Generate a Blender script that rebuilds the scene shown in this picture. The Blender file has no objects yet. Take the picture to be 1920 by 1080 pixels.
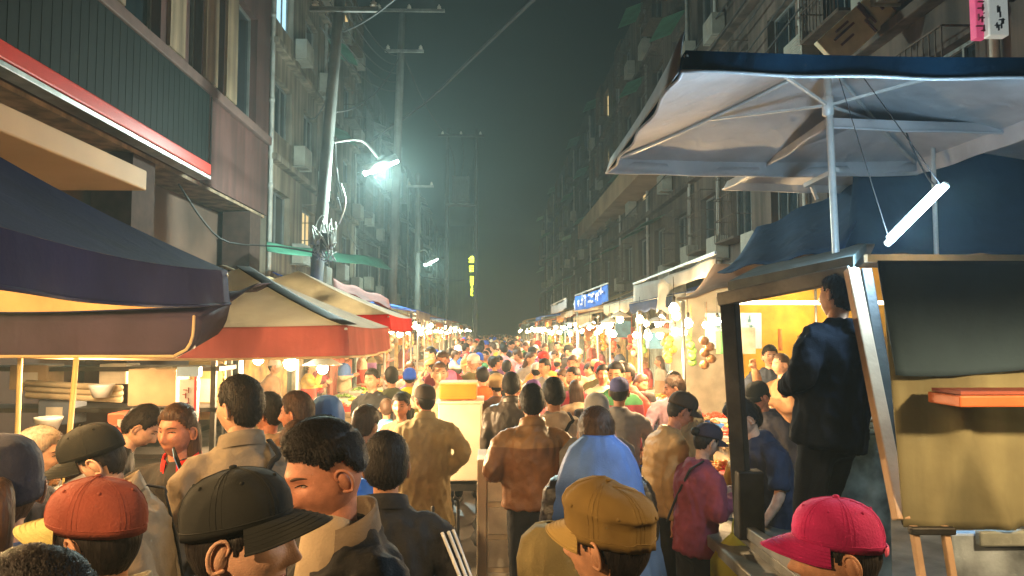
import bpy, bmesh, math, random
import numpy as np
from mathutils import Vector, Matrix, noise
random.seed(7); rng = np.random.default_rng(7)
S = bpy.context.scene; COL = S.collection; PI = math.pi; R = math.radians

# ------------------------------------------------------------------ camera, world, exposure
HC = 2.05; F = 1387.0
cam_d = bpy.data.cameras.new('camera'); cam = bpy.data.objects.new('camera', cam_d); COL.objects.link(cam)
cam_d.sensor_width = 36; cam_d.lens = F / 1920 * 36; cam_d.clip_end = 1000; cam_d.clip_start = 0.05
cam.location = (0, 0, HC); cam.rotation_euler = (R(90 + 3.4), 0, R(-1.65)); S.camera = cam
CR = cam.rotation_euler.to_matrix()
W = bpy.data.worlds.new('World'); S.world = W; W.use_nodes = True
wn = W.node_tree.nodes; bg = wn['Background']; sky = wn.new('ShaderNodeTexSky')
sky.sky_type = 'NISHITA'; sky.sun_disc = False; sky.sun_elevation = R(-4); sky.sun_rotation = R(200); sky.air_density = 1.5; sky.dust_density = 4
tint = wn.new('ShaderNodeMix'); tint.data_type = 'RGBA'; tint.blend_type = 'MULTIPLY'; tint.inputs[0].default_value = 1; tint.inputs[7].default_value = (.5, .95, 1, 1)
W.node_tree.links.new(sky.outputs[0], tint.inputs[6]); W.node_tree.links.new(tint.outputs[2], bg.inputs[0]); bg.inputs[1].default_value = 0.14
sun_d = bpy.data.lights.new('moon', 'SUN'); sun_d.energy = 0.02; sun_d.angle = R(0.5); sun_d.color = (.8, .9, 1)
sun = bpy.data.objects.new('moon', sun_d); COL.objects.link(sun); sun.rotation_euler = (R(40), R(10), R(200))
S.view_settings.view_transform = 'Standard'; S.view_settings.look = 'None'; S.view_settings.exposure = 1.25; S.view_settings.gamma = 1
S.cycles.use_denoising = True; S.cycles.max_bounces = 6; S.cycles.diffuse_bounces = 3; S.cycles.volume_bounces = 0
S.cycles.transparent_max_bounces = 6; S.cycles.sample_clamp_indirect = 3; S.cycles.volume_step_rate = 4; S.cycles.volume_max_steps = 64
S.cycles.caustics_reflective = False; S.cycles.caustics_refractive = False

def P(px, py, Y):
    d = CR @ Vector(((px - 960) / F, -(py - 540) / F, -1))
    return Vector((0, 0, HC)) + d * (Y / d.y)

# ------------------------------------------------------------------ materials
MATS = {}
def mat(name, col, rough=.8, metal=0, var=.12, vs=6, bump=.15, bs=60, trans=0, emit=None, spec=.3, yoke=None, sss=0, fold=0, streak=0, coord='Object'):
    if name in MATS: return MATS[name]
    m = bpy.data.materials.new(name); m.use_nodes = True; nt = m.node_tree; n = nt.nodes; L = nt.links.new
    b = n['Principled BSDF']; b.inputs['Roughness'].default_value = rough; b.inputs['Metallic'].default_value = metal
    b.inputs['Specular IOR Level'].default_value = spec
    tc = n.new('ShaderNodeTexCoord')
    nz = n.new('ShaderNodeTexNoise'); nz.inputs['Scale'].default_value = vs; nz.inputs['Detail'].default_value = 5
    L(tc.outputs[coord], nz.inputs['Vector'])
    mr = n.new('ShaderNodeMapRange'); mr.inputs[1].default_value = .3; mr.inputs[2].default_value = .7
    mr.inputs[3].default_value = 1 - var * 1.6; mr.inputs[4].default_value = 1 + var; L(nz.outputs[0], mr.inputs[0])
    mx = n.new('ShaderNodeMix'); mx.data_type = 'RGBA'; mx.blend_type = 'MULTIPLY'; mx.inputs[0].default_value = 1
    L(mr.outputs[0], mx.inputs[7])
    if yoke:
        sp = n.new('ShaderNodeSeparateXYZ'); L(tc.outputs['Object'], sp.inputs[0])
        gt = n.new('ShaderNodeMath'); gt.operation = 'GREATER_THAN'; gt.inputs[1].default_value = yoke[0]; L(sp.outputs[2], gt.inputs[0])
        m2 = n.new('ShaderNodeMix'); m2.data_type = 'RGBA'; m2.inputs[6].default_value = (*col, 1); m2.inputs[7].default_value = (*yoke[1], 1)
        L(gt.outputs[0], m2.inputs[0]); L(m2.outputs[2], mx.inputs[6])
    else: mx.inputs[6].default_value = (*col, 1)
    if streak:
        sm = n.new('ShaderNodeMapping'); sm.inputs['Scale'].default_value = (2.5, 2.5, .16); L(tc.outputs[coord], sm.inputs[0]); sn = n.new('ShaderNodeTexNoise'); sn.inputs['Scale'].default_value = 1.6; sn.inputs['Detail'].default_value = 6; L(sm.outputs[0], sn.inputs['Vector'])
        sr = n.new('ShaderNodeMapRange'); sr.inputs[1].default_value = .38; sr.inputs[2].default_value = .62; sr.inputs[3].default_value = 1 - streak; sr.inputs[4].default_value = 1.1; L(sn.outputs[0], sr.inputs[0])
        sx = n.new('ShaderNodeMix'); sx.data_type = 'RGBA'; sx.blend_type = 'MULTIPLY'; sx.inputs[0].default_value = 1; L(mx.outputs[2], sx.inputs[6]); L(sr.outputs[0], sx.inputs[7]); mx = sx
    L(mx.outputs[2], b.inputs['Base Color'])
    if bump:
        n2 = n.new('ShaderNodeTexNoise'); n2.inputs['Scale'].default_value = bs; aniso = name.startswith('hair'); n2.inputs['Detail'].default_value = 4; L(tc.outputs[coord], n2.inputs['Vector'])
        if aniso:
            am = n.new('ShaderNodeMapping'); am.inputs['Scale'].default_value = (1, 1, .10); L(tc.outputs[coord], am.inputs[0]); L(am.outputs[0], n2.inputs['Vector']); L(am.outputs[0], nz.inputs['Vector']); nz.inputs['Scale'].default_value = 90
        bp = n.new('ShaderNodeBump'); bp.inputs['Strength'].default_value = bump; bp.inputs['Distance'].default_value = .01
        L(n2.outputs[0], bp.inputs['Height']); L(bp.outputs[0], b.inputs['Normal'])
        if fold:
            mp = n.new('ShaderNodeMapping'); mp.inputs['Scale'].default_value = (1.5, 1.5, .7); mp.inputs['Rotation'].default_value = (.5, .6, 0); L(tc.outputs[coord], mp.inputs[0])
            n3 = n.new('ShaderNodeTexNoise'); n3.inputs['Scale'].default_value = 4.5; n3.noise_type = 'RIDGED_MULTIFRACTAL'; n3.inputs['Detail'].default_value = 1.5; n3.inputs['Distortion'].default_value = .5; L(mp.outputs[0], n3.inputs['Vector'])
            b3 = n.new('ShaderNodeBump'); b3.inputs['Strength'].default_value = fold; b3.inputs['Distance'].default_value = .05; L(n3.outputs[0], b3.inputs['Height']); L(b3.outputs[0], bp.inputs['Normal'])
    if sss: b.inputs['Subsurface Weight'].default_value = sss; b.inputs['Subsurface Radius'].default_value = (.012, .005, .003)
    if emit: b.inputs['Emission Color'].default_value = (*emit[0], 1); b.inputs['Emission Strength'].default_value = emit[1]; m.cycles.emission_sampling = 'NONE'
    if trans:
        t = n.new('ShaderNodeBsdfTranslucent'); L(mx.outputs[2], t.inputs[0]); ms = n.new('ShaderNodeMixShader'); ms.inputs[0].default_value = trans
        L(b.outputs[0], ms.inputs[1]); L(t.outputs[0], ms.inputs[2]); L(ms.outputs[0], n['Material Output'].inputs[0])
    MATS[name] = m; return m

def cloth(name, col, **k):
    k.setdefault('rough', .85); k.setdefault('vs', 9); k.setdefault('bs', 160); k.setdefault('bump', .25); k.setdefault('fold', .6)
    return mat('cloth ' + name, col, **k)
SKINS = [mat('skin tan', (.46, .235, .135), .5, var=.2, vs=22, bump=.22, bs=330, sss=.08), mat('skin fair', (.56, .32, .205), .5, var=.2, vs=22, bump=.22, bs=330, sss=.08),
         mat('skin ruddy', (.47, .2, .12), .48, var=.22, vs=22, bump=.22, bs=330, sss=.08)]
LIP = mat('lip', (.36, .14, .10), .45, bump=0); DARK_EYE = mat('eye dark', (.015, .01, .008), .2, bump=0); EYEW = mat('eye white', (.2, .14, .11), .3, bump=0); BROW = mat('brow', (.06, .035, .024), .8, bump=0)
HAIRS = {'black': mat('hair black', (.012, .009, .008), .55, spec=.2, var=.3, vs=40, bump=.55, bs=130), 'brown': mat('hair brown', (.06, .03, .016), .5, var=.3, vs=40, bump=.55, bs=130),
         'grey': mat('hair grey', (.3, .24, .18), .6, var=.25, vs=40, bump=.3, bs=200), 'blonde': mat('hair blonde', (.42, .3, .16), .5, var=.25, vs=40, bump=.3, bs=200)}

# ------------------------------------------------------------------ mesh helpers
class MB:
    def __init__(s): s.v = []; s.f = []; s.m = []; s.n = 0
    def add(s, v, f, mi=0):
        v = np.asarray(v, float); o = s.n; s.v.append(v); s.n += len(v)
        s.f += [tuple(i + o for i in q) for q in f]; s.m += [mi] * len(f); return s
    def box(s, c, d, mi=0, rot=None):
        x, y, z = [k / 2 for k in d]
        v = np.array([(a * x, b * y, e * z) for a in (-1, 1) for b in (-1, 1) for e in (-1, 1)])
        if rot is not None: v = v @ np.array(rot.to_3x3() if hasattr(rot, 'to_3x3') else rot).T
        return s.add(v + np.array(c), [(0, 1, 3, 2), (4, 6, 7, 5), (0, 4, 5, 1), (2, 3, 7, 6), (0, 2, 6, 4), (1, 5, 7, 3)], mi)
    def bar(s, a, b, w, h=None, mi=0):
        a, b = Vector(a), Vector(b); d = b - a; q = d.to_track_quat('Z', 'Y').to_matrix()
        return s.box((a + b) / 2, (w, h or w, d.length), mi, q)
    def tube(s, pts, rad, uref=(1, 0, 0), seg=10, sub=1, mi=0, cap=.6):
        v, f = tube(pts, rad, uref, seg, sub, cap); return s.add(v, f, mi)
    def ell(s, c, r, nu=14, nv=9, mi=0, rot=None):
        v, f = ellipsoid(nu, nv); v = v * np.array(r)
        if rot is not None: v = v @ np.array(rot.to_3x3()).T
        return s.add(v + np.array(c), f, mi)
    def lathe(s, prof, c=(0, 0, 0), seg=20, mi=0):
        v = []; f = []
        for r, z in prof:
            v += [(c[0] + r * math.cos(2 * PI * k / seg), c[1] + r * math.sin(2 * PI * k / seg), c[2] + z) for k in range(seg)]
        for i in range(len(prof) - 1):
            for k in range(seg):
                k2 = (k + 1) % seg; f.append((i * seg + k, i * seg + k2, (i + 1) * seg + k2, (i + 1) * seg + k))
        return s.add(v, f, mi)
    def grid(s, V, mi=0, closed=False):
        n, m = V.shape[:2]; f = []
        for i in range(n - 1):
            for j in range(m if closed else m - 1):
                j2 = (j + 1) % m; f.append((i * m + j, i * m + j2, (i + 1) * m + j2, (i + 1) * m + j))
        return s.add(V.reshape(-1, 3), f, mi)
    def mesh(s, name):
        me = bpy.data.meshes.new(name); me.from_pydata(np.concatenate(s.v).tolist(), [], s.f); return me
    def build(s, name, mats, parent=None, smooth=False, bevel=0):
        if not isinstance(mats, (list, tuple)): mats = [mats]
        me = s.mesh(name)
        for m in mats: me.materials.append(m)
        me.polygons.foreach_set('material_index', s.m); 
        if smooth: me.polygons.foreach_set('use_smooth', [True] * len(s.f))
        if bevel:
            bm = bmesh.new(); bm.from_mesh(me)
            ed = [e for e in bm.edges if len(e.link_faces) == 2 and e.calc_face_angle(0) > .6]
            bmesh.ops.bevel(bm, geom=ed, offset=bevel, segments=2, profile=.5, affect='EDGES', clamp_overlap=True); bm.to_mesh(me); bm.free()
        me.update(); return link(name, me, parent)
def link(name, me, parent=None):
    o = bpy.data.objects.new(name, me); COL.objects.link(o)
    if parent: o.parent = parent
    return o
_ec = {}
def ellipsoid(nu, nv):
    if (nu, nv) not in _ec:
        v = []; f = []
        for i in range(nv + 1):
            p = PI * i / nv
            for j in range(nu): t = 2 * PI * j / nu; v.append((math.sin(p) * math.cos(t), math.sin(p) * math.sin(t), math.cos(p)))
        for i in range(nv):
            for j in range(nu): k = (j + 1) % nu; f.append((i * nu + j, (i + 1) * nu + j, (i + 1) * nu + k, i * nu + k))
        _ec[(nu, nv)] = (np.array(v), f)
    return _ec[(nu, nv)]
def catmull(A, sub):
    A = np.asarray(A, float)
    if sub <= 1 or len(A) < 3: return A
    Q = np.vstack([2 * A[0] - A[1], A, 2 * A[-1] - A[-2]]); out = []
    for i in range(1, len(Q) - 2):
        for k in range(sub):
            t = k / sub; a, b, c, d = Q[i - 1:i + 3]
            out.append(.5 * (2 * b + (c - a) * t + (2 * a - 5 * b + 4 * c - d) * t * t + (3 * b - a - 3 * c + d) * t ** 3))
    out.append(A[-1]); return np.array(out)
def tube(pts, rad, uref=(1, 0, 0), seg=10, sub=1, cap=.6):
    p = catmull([tuple(q) for q in pts], sub)
    if np.isscalar(rad): rad = [rad] * len(pts)
    r = catmull([(q, q) if np.isscalar(q) else tuple(q) for q in rad], sub)
    T = np.gradient(p, axis=0); T /= np.linalg.norm(T, axis=1)[:, None] + 1e-9
    V = []; n = len(p); a = np.linspace(0, 2 * PI, seg, endpoint=False)
    for i in range(n):
        t = T[i]; u = np.array(uref, float); u = u - t * u.dot(t)
        if np.linalg.norm(u) < .05: u = np.array((0, 1, .1)); u = u - t * u.dot(t)
        u /= np.linalg.norm(u); w = np.cross(t, u)
        V.append(p[i] + np.outer(np.cos(a) * r[i, 0], u) + np.outer(np.sin(a) * r[i, 1], w))
    V = np.concatenate(V); f = []
    for i in range(n - 1):
        for k in range(seg): j = (k + 1) % seg; f.append((i * seg + k, i * seg + j, (i + 1) * seg + j, (i + 1) * seg + k))
    c0 = p[0] - T[0] * r[0].min() * cap; c1 = p[-1] + T[-1] * r[-1].min() * cap
    V = np.vstack([V, c0, c1]); b = n * seg
    for k in range(seg): j = (k + 1) % seg; f.append((b, j, k)); f.append((b + 1, (n - 1) * seg + k, (n - 1) * seg + j))
    return V, f
def tag(o, label=None, cat=None, group=None, kind=None):
    if label: o['label'] = label
    if cat: o['category'] = cat
    if group: o['group'] = group
    if kind: o['kind'] = kind
    return o
def empty(name, loc=(0, 0, 0), rz=0, label=None, cat=None, group=None):
    o = bpy.data.objects.new(name, None); o.empty_display_size = .2; COL.objects.link(o); o.location = loc; o.rotation_euler = (0, 0, rz)
    return tag(o, label, cat, group)
def children(o): return KIDS.get(o.name, [])
KIDS = {}
def index_kids():
    KIDS.clear()
    for o in bpy.data.objects:
        if o.parent: KIDS.setdefault(o.parent.name, []).append(o)
def dup(o, parent=None):
    c = o.copy(); COL.objects.link(c)
    if parent: c.parent = parent
    for ch in children(o): dup(ch, c)
    return c
def smoothstep(x): x = np.clip(x, 0, 1); return x * x * (3 - 2 * x)

# ------------------------------------------------------------------ people
def vnoise(p, s): return np.array([noise.noise(Vector(q)) for q in p * np.asarray(s)])
def remesh(mb, voxel, name, mats, parent, smooth=4, wrinkle=0, wsc=(15, 15, 8), puff=0, seed=0):
    me = mb.mesh('tmp'); o = bpy.data.objects.new('tmp', me); COL.objects.link(o)
    r = o.modifiers.new('r', 'REMESH'); r.mode = 'VOXEL'; r.voxel_size = voxel
    s = o.modifiers.new('s', 'SMOOTH'); s.factor = .5; s.iterations = smooth
    dg = bpy.context.evaluated_depsgraph_get(); out = bpy.data.meshes.new_from_object(o.evaluated_get(dg)); bpy.data.objects.remove(o); bpy.data.meshes.remove(me)
    n = len(out.vertices); co = np.empty(n * 3, np.float32); out.vertices.foreach_get('co', co); co = co.reshape(-1, 3).astype(float)
    if wrinkle or puff:
        nr = np.empty(n * 3, np.float32); out.vertex_normals.foreach_get('vector', nr); nr = nr.reshape(-1, 3)
        d = np.zeros(n)
        if wrinkle:
            w = vnoise(co + seed * 3.1, wsc); d += wrinkle * (1 - 2 * np.abs(w) ** .7) + wrinkle * .5 * vnoise(co + seed, 38)
        if puff: d += puff * (np.abs(np.sin(co[:, 2] * PI / .065 + 1.5 * vnoise(co, 6))) ** .6 - .6)
        co = co + nr * d[:, None]; out.vertices.foreach_set('co', co.astype(np.float32).ravel())
    out.name = name; out.materials.clear()
    for m in (mats if isinstance(mats, (list, tuple)) else [mats]): out.materials.append(m)
    out.polygons.foreach_set('use_smooth', [True] * len(out.polygons)); out.update()
    return link(name, out, parent)

def head_shape(th, ph, feat=True):
    a, b, c = .0765, .097, .118
    cp, sp = np.cos(ph), np.sin(ph); x = a * cp ** .92 * np.sin(th); y = b * cp ** .92 * np.cos(th); z = c * sp
    t = np.clip(-z / c, 0, 1); x = x * (1 - .30 * t ** 1.6); y = np.where(y < 0, y * (1 - .42 * t ** 1.3), y * (1 - .12 * t ** 2))
    x = x * (1 - .04 * np.clip(z / c, 0, 1)); y = np.where((y > 0), y * (1 - .06 * np.clip(z / c, 0, 1)), y)
    if feat:
        g = lambda x0, z0, sx, sz: np.exp(-((x - x0) / sx) ** 2 - ((z - z0) / sz) ** 2)
        d = .023 * g(0, -.030, .0125, .016) + .012 * g(0, -.004, .009, .026) - .011 * (g(.031, .010, .019, .013) + g(-.031, .010, .019, .013)) \
            + .006 * g(0, .034, .05, .010) + .008 * g(0, -.062, .022, .006) + .008 * g(0, -.0745, .018, .006) - .004 * g(0, -.068, .024, .0028) \
            + .009 * g(0, -.103, .022, .014) + .006 * (g(.044, -.022, .02, .02) + g(-.044, -.022, .02, .02)) + .006 * (g(.011, -.036, .007, .008) + g(-.011, -.036, .007, .008)) - .005 * g(0, -.045, .02, .006)
        y = y + np.where(np.cos(th) > 0, d * np.clip(np.cos(th) * 2.2, 0, 1), 0)
    return np.stack([x, y, z], -1)
def head_mesh(nlon, nlat):
    s = np.linspace(-PI, PI, nlon, endpoint=False); th = s - .5 * np.sin(s); ph = np.linspace(-PI / 2 + .04, PI / 2 - .04, nlat)
    V = head_shape(*np.meshgrid(th, ph)); 
    m = MB(); m.grid(V, 0, True); k = nlat * nlon; m.v.append(np.array([V[0].mean(0), V[-1].mean(0)])); m.n += 2
    for j in range(nlon):
        j2 = (j + 1) % nlon; m.f += [(k, j2, j), (k + 1, (nlat - 1) * nlon + j, (nlat - 1) * nlon + j2)]; m.m += [0, 0]
    allv = np.concatenate(m.v)
    for i, f in enumerate(m.f):
        c = allv[list(f)].mean(0)
        if c[1] > .05:
            if abs(c[0]) < .024 and -.079 < c[2] < -.0595: m.m[i] = 1
    for sx in (-1, 1):
        rot = Matrix.Rotation(R(-12), 3, 'X') @ Matrix.Rotation(R(22 * sx), 3, 'Z')
        o = np.array((sx * .0775, -.006, -.006)); q = np.array(rot)
        m.ell(o, (.0105, .0170, .029), 8, 8, 0, rot)
        rim = np.array([(sx * .006, .012, -.022), (sx * .007, -.006, -.03), (sx * .009, -.017, -.012), (sx * .011, -.019, .008), (sx * .010, -.011, .026), (sx * .008, .004, .031), (sx * .006, .014, .02), (sx * .005, .011, .004)])
        m.tube(rim @ q.T + o, [.0045, .0045, .004, .004, .004, .004, .0036, .003], (1, 0, 0), 6, 2)
        def on(x, z, off=0.0):
            T, Q = np.meshgrid(np.linspace(-.9, .9, 61), np.linspace(-.7, .7, 61)); G = head_shape(T, Q).reshape(-1, 3); k = ((G[:, 0] - x) ** 2 + (G[:, 2] - z) ** 2).argmin(); return np.array((x, G[k, 1] + off, z))
        e = on(sx * .031, .0085); m.ell(e + (0, -.0022, 0), (.0130, .0052, .0030), 12, 7, 4); m.ell(e + (0, -.0008, .0006), (.0052, .0046, .0032), 10, 6, 3)
        lid = [on(sx * (.031 + q), .0085 + .0040 * (1 - (q / .016) ** 2) - .0008 * sx * 0, .001) for q in (-.016, -.010, -.004, .003, .010, .0165)]
        m.tube(lid, [.0012, .0016, .0018, .0018, .0016, .0010], (0, 1, 0), 5, 2, 3)
        brow = [on(sx * q, z, .0005) for q, z in ((.014, .0285), (.022, .031), (.032, .0325), (.042, .031), (.050, .0275))]
        m.tube(brow, [(.0022, .0015), (.0034, .0016), (.0034, .0016), (.0026, .0014), (.001, .001)], (0, 0, 1), 6, 2, 2)
    return m
def hairline(th, style='short'):
    a = np.abs(th)
    return np.interp(a, [0, .6, .9, 1.15, 1.35, 1.5, 1.75, 2.0, PI], [.066, .066, .050, .022, -.008, .026, .0, -.06, -.078] if style != 'fade' else [.07, .07, .06, .045, .03, .045, .04, .0, -.03])
def hair_mesh(nlon, nlat, style, top, strands, seed, capped=False):
    th1 = np.linspace(-PI, PI, nlon, endpoint=False); ph = np.linspace(-.85, PI / 2 - .03, nlat)
    TH, PH = np.meshgrid(th1, ph); B = head_shape(TH, PH, False); hl = hairline(TH, style) + .007 * vnoise(np.stack([np.cos(TH), np.sin(TH), 0 * TH], -1).reshape(-1, 3) + seed, 9).reshape(TH.shape); ov = B[..., 2] - hl
    nr = B / np.array((.0765, .097, .118)) ** 2; nr /= np.linalg.norm(nr, axis=-1)[..., None]
    th = .004 + (top * .45 + top * .55 * smoothstep(B[..., 2] / .09)) * smoothstep((ov + .004) / .03)
    th *= 1 + .22 * vnoise(B.reshape(-1, 3) + seed, 42).reshape(TH.shape) + .12 * vnoise(B.reshape(-1, 3) - seed, (120, 120, 60)).reshape(TH.shape)
    if capped: th *= 1 - smoothstep((B[..., 2] - .015) / .03)
    V = B + nr * th[..., None]; m = MB(); idx = -np.ones(TH.shape, int); pts = []; keep = ov > -.006
    Vk = np.where((ov < .0)[..., None], B + nr * .002, V); vs = Vk.reshape(-1, 3)
    f = []; n, mm = TH.shape
    for i in range(n - 1):
        for j in range(mm):
            j2 = (j + 1) % mm
            if keep[i, j] and keep[i, j2] and keep[i + 1, j] and keep[i + 1, j2]: f.append((i * mm + j, i * mm + j2, (i + 1) * mm + j2, (i + 1) * mm + j))
    vs = np.vstack([vs, [0, 0, Vk[-1, :, 2].mean() + .001]]); k = len(vs) - 1
    for j in range(mm): f.append((k, (n - 1) * mm + j, (n - 1) * mm + (j + 1) % mm))
    used = sorted({q for p in f for q in p}); mp = {q: i for i, q in enumerate(used)}
    m.add(vs[used], [tuple(mp[q] for q in p) for p in f])
    if strands:
        r = np.random.default_rng(seed + 5); fi = r.integers(0, len(f) - mm, strands); nf = nr.reshape(-1, 3)
        sv = []; sf = []
        for a in range(strands):
            q = f[fi[a]]; w = r.dirichlet((1, 1, 1, 1)); c = w @ vs[list(q)]; nn = nf[q[0]]
            fl = np.array((0.3 * nn[0], -.2 + .6 * nn[1], -1.0)) + r.normal(0, .35, 3)
            if nn[2] > .55: fl = np.array((.25, .8, .0)) + r.normal(0, .28, 3)
            fl -= nn * fl.dot(nn) * (1 if style != 'fade' else .93); fl /= np.linalg.norm(fl) + 1e-6
            ln = (.014 + .016 * r.random()) * (.5 + .5 * min(1, top / .018)); sd = np.cross(nn, fl); sd /= np.linalg.norm(sd) + 1e-6
            ln *= min(1, max(.2, ov.ravel()[q[0]] / .04)); wd = .0009 if strands > 2500 else .0016
            a0 = c - nn * .002; mid = c + fl * ln * .5 + nn * .0035; e = c + fl * ln + nn * (-.001 + .004 * r.random())
            b = len(sv); sv += [a0 - sd * wd, a0 + sd * wd, mid + sd * wd, mid - sd * wd, e]; sf += [(b, b + 1, b + 2, b + 3), (b + 3, b + 2, b + 4)]
        m.add(sv, sf)
    return m
def long_hair_mesh(seed, length=.30):
    m = MB(); V = []
    for z, rx, ry, y in [(.04, .082, .06, -.035), (-.03, .088, .06, -.045), (-.1, .09, .055, -.05), (-.18, .096, .05, -.055), (-.18 - length * .4, .09, .035, -.06), (-.12 - length * .9, .05, .018, -.06)]:
        a = np.linspace(0, 2 * PI, 28, endpoint=False); k = 1 + .07 * np.sin(a * 9 + z * 20 + seed)
        V.append(np.stack([rx * k * np.cos(a), y + ry * k * np.sin(a), 0 * a + z], -1))
    m.grid(np.array(V), 0, True); return m
def cap_mesh(kind, nlon=48):
    d, v = MB(), MB(); th = np.linspace(-PI, PI, nlon, endpoint=False); V = []
    rx, ry = .0885, .1085
    if kind == 'field': prof = [(1.0, .012), (1.012, .03), (1.02, .055), (1.03, .074), (1.075, .082), (1.07, .09), (.97, .112), (.75, .130), (.4, .142), (.1, .145)]
    elif kind == 'knit': prof = [(1.02, -.012), (1.05, .0), (1.05, .025), (1.0, .03), (1.0, .06), (.93, .09), (.75, .118), (.45, .135), (.1, .142)]
    elif kind == 'flat': prof = [(.99, .03), (1.03, .045), (1.1, .06), (1.1, .08), (1.0, .103), (.75, .122), (.4, .131), (.1, .133)]
    else: prof = [(.985, .028), (.995, .044), (1.0, .06), (.97, .08), (.89, .1), (.75, .118), (.54, .131), (.3, .138), (.08, .141)]
    for k, z in prof:
        seam = 1 - .005 * np.exp(-((np.abs(((th * 3 / PI + .5) % 1) - .5)) / .05) ** 2) * (z > .045) if kind != 'knit' else 1 + .02 * np.cos(th * 24)
        zz = z + (.014 * np.cos(th) if kind != 'knit' else .012 * np.cos(th)) * (1 - z / .16) + (.012 * np.cos(th) * (z > .075) if kind in ('field', 'flat') else 0)
        V.append(np.stack([rx * k * seam * np.sin(th), ry * k * seam * np.cos(th) - .004 + (.018 * (z > .05) if kind == 'flat' else 0), zz + 0 * th], -1))
    V = np.array(V)
    V += .0009 * vnoise(V.reshape(-1, 3), 60).reshape(V.shape[:2])[..., None] + (.004 * vnoise(V.reshape(-1, 3), (60, 22, 18)).reshape(V.shape[:2])[..., None] if kind == 'field' else 0)
    inner = V[0] * np.array((.95, .95, 1)) + np.array((0, 0, .006)); inner2 = V[2] * np.array((.94, .94, 1))
    d.grid(np.concatenate([inner2[None], inner[None], V]), 0, True); k = len(V) + 2
    d.v.append(np.array([V[-1].mean(0) + (0, 0, .0015)])); c = d.n; d.n += 1
    for j in range(nlon): d.f.append((c, (k - 1) * nlon + j, (k - 1) * nlon + (j + 1) % nlon)); d.m.append(0)
    if kind != 'knit': d.ell(V[-1].mean(0) + np.array((0, 0, .003)), (.008, .008, .004), 10, 6)
    if nlon > 40 and kind != 'knit':
        for q in range(6):
            jj = int(round((q + .5) * nlon / 6)) % nlon; d.tube(V[1:, jj] * 1.002, .0009, (0, 0, 1), 5)
            for s in (-1, 1): d.tube(V[1:-1, (jj + s) % nlon] * 1.001, .0005, (0, 0, 1), 4)
        d.tube(np.vstack([V[1] * (1.004, 1.004, 1), V[1][:1] * (1.004, 1.004, 1)]), .0011, (0, 0, 1), 5)
        for q in range(6):
            jj = int(q * nlon / 6); d.ell(V[5, jj], (.004, .004, .004), 6, 4)
    us = np.linspace(-1, 1, 25); ws = np.linspace(0, 1, 7); L = {'field': .058, 'flat': .045}.get(kind, .078); top = []; bot = []
    for w in ws:
        t = us * 1.12; ext = L * np.clip(np.cos(us * PI / 2), 0, 1) ** .55 * w
        x = rx * np.sin(t) * (1 + .02 * w); y = ry * .985 * np.cos(t) - .004 + ext; z = .034 + .014 * np.cos(t) - .022 * us ** 2 * w * 1.2 - .018 * w ** 1.5
        top.append(np.stack([x, y, z], -1)); bot.append(np.stack([x, y, z - .0042], -1))
    g = np.concatenate([np.array(top), np.array(bot)[::-1], np.array(top)[:1]])
    v.grid(g)
    if nlon > 40:
        for k in (2, 3, 4, 5): v.tube(top[k] + np.array((0, 0, .0008)), .0007, (0, 0, 1), 4)
        v.tube((top[-1] + bot[-1]) / 2, .0028, (0, 0, 1), 6)
    return d, v

def bend(p, lean, twist=0):
    p = np.atleast_2d(np.asarray(p, float)); k = smoothstep((p[:, 2] - .80) / .3); a = -lean * k
    z = p[:, 2] - .92; y = p[:, 1]; out = p.copy()
    out[:, 1] = y * np.cos(a) - z * np.sin(a); out[:, 2] = y * np.sin(a) + z * np.cos(a) + .92
    return out
ARMS = {  # elbow and wrist relative to the shoulder (x outward, y forward)
    'down': ((.055, -.03, -.27), (.06, .03, -.52)), 'pocket': ((.15, -.10, -.22), (.045, .06, -.40)), 'phone': ((.06, .02, -.27), (-.09, .25, -.17)),
    'reach': ((.06, .17, -.20), (.02, .40, -.30)), 'reachdown': ((.07, .10, -.25), (.03, .27, -.45)), 'bag': ((.07, -.01, -.27), (.09, .06, -.52)),
    'bent': ((.12, -.03, -.25), (-.02, .17, -.30)), 'up': ((.08, .18, -.10), (.02, .26, .16)), 'front': ((.10, .10, -.24), (-.10, .24, -.34))}
def hand_mesh(mb, w, d, side, curl=.5, mi=0, seg=6):
    w = np.array(w, float); d = np.array(d, float); d /= np.linalg.norm(d)
    n = np.array((-side, 0, 0.)); n = n - d * n.dot(d)
    if np.linalg.norm(n) < .2: n = np.array((0, 0, -1.)) - d * d[2] * -1
    n /= np.linalg.norm(n); l = np.cross(d, n); l *= np.sign(l[1] + l[2] * .3 + 1e-6)
    mb.tube([w - d * .03, w, w + d * .04, w + d * .085], [(.019, .026), (.017, .028), (.015, .038), (.013, .038)], l * 0 + n, 10, 2, mi)
    for k, (o, ln) in enumerate([(.028, .066), (.0095, .076), (-.0095, .071), (-.028, .056)]):
        b = w + d * .078 + l * o; c = curl * (1 + .12 * k); p = [b]; dd = d.copy(); q = b
        for s in (.45, .32, .27):
            a = c * (.5 if s == .45 else .9); dd = dd * math.cos(a) + n * math.sin(a); dd /= np.linalg.norm(dd); q = q + dd * ln * s; p.append(q)
        mb.tube(p, [.0088, .0086, .0078, .0066], l, seg, 1, mi)
    t0 = w + d * .03 + l * .03; mb.tube([t0 - l * .012, t0 + l * .018 + d * .022 + n * .012, t0 + l * .022 + d * .05 + n * .024], [.012, .0105, .0085], n, seg, 1, mi)

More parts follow.
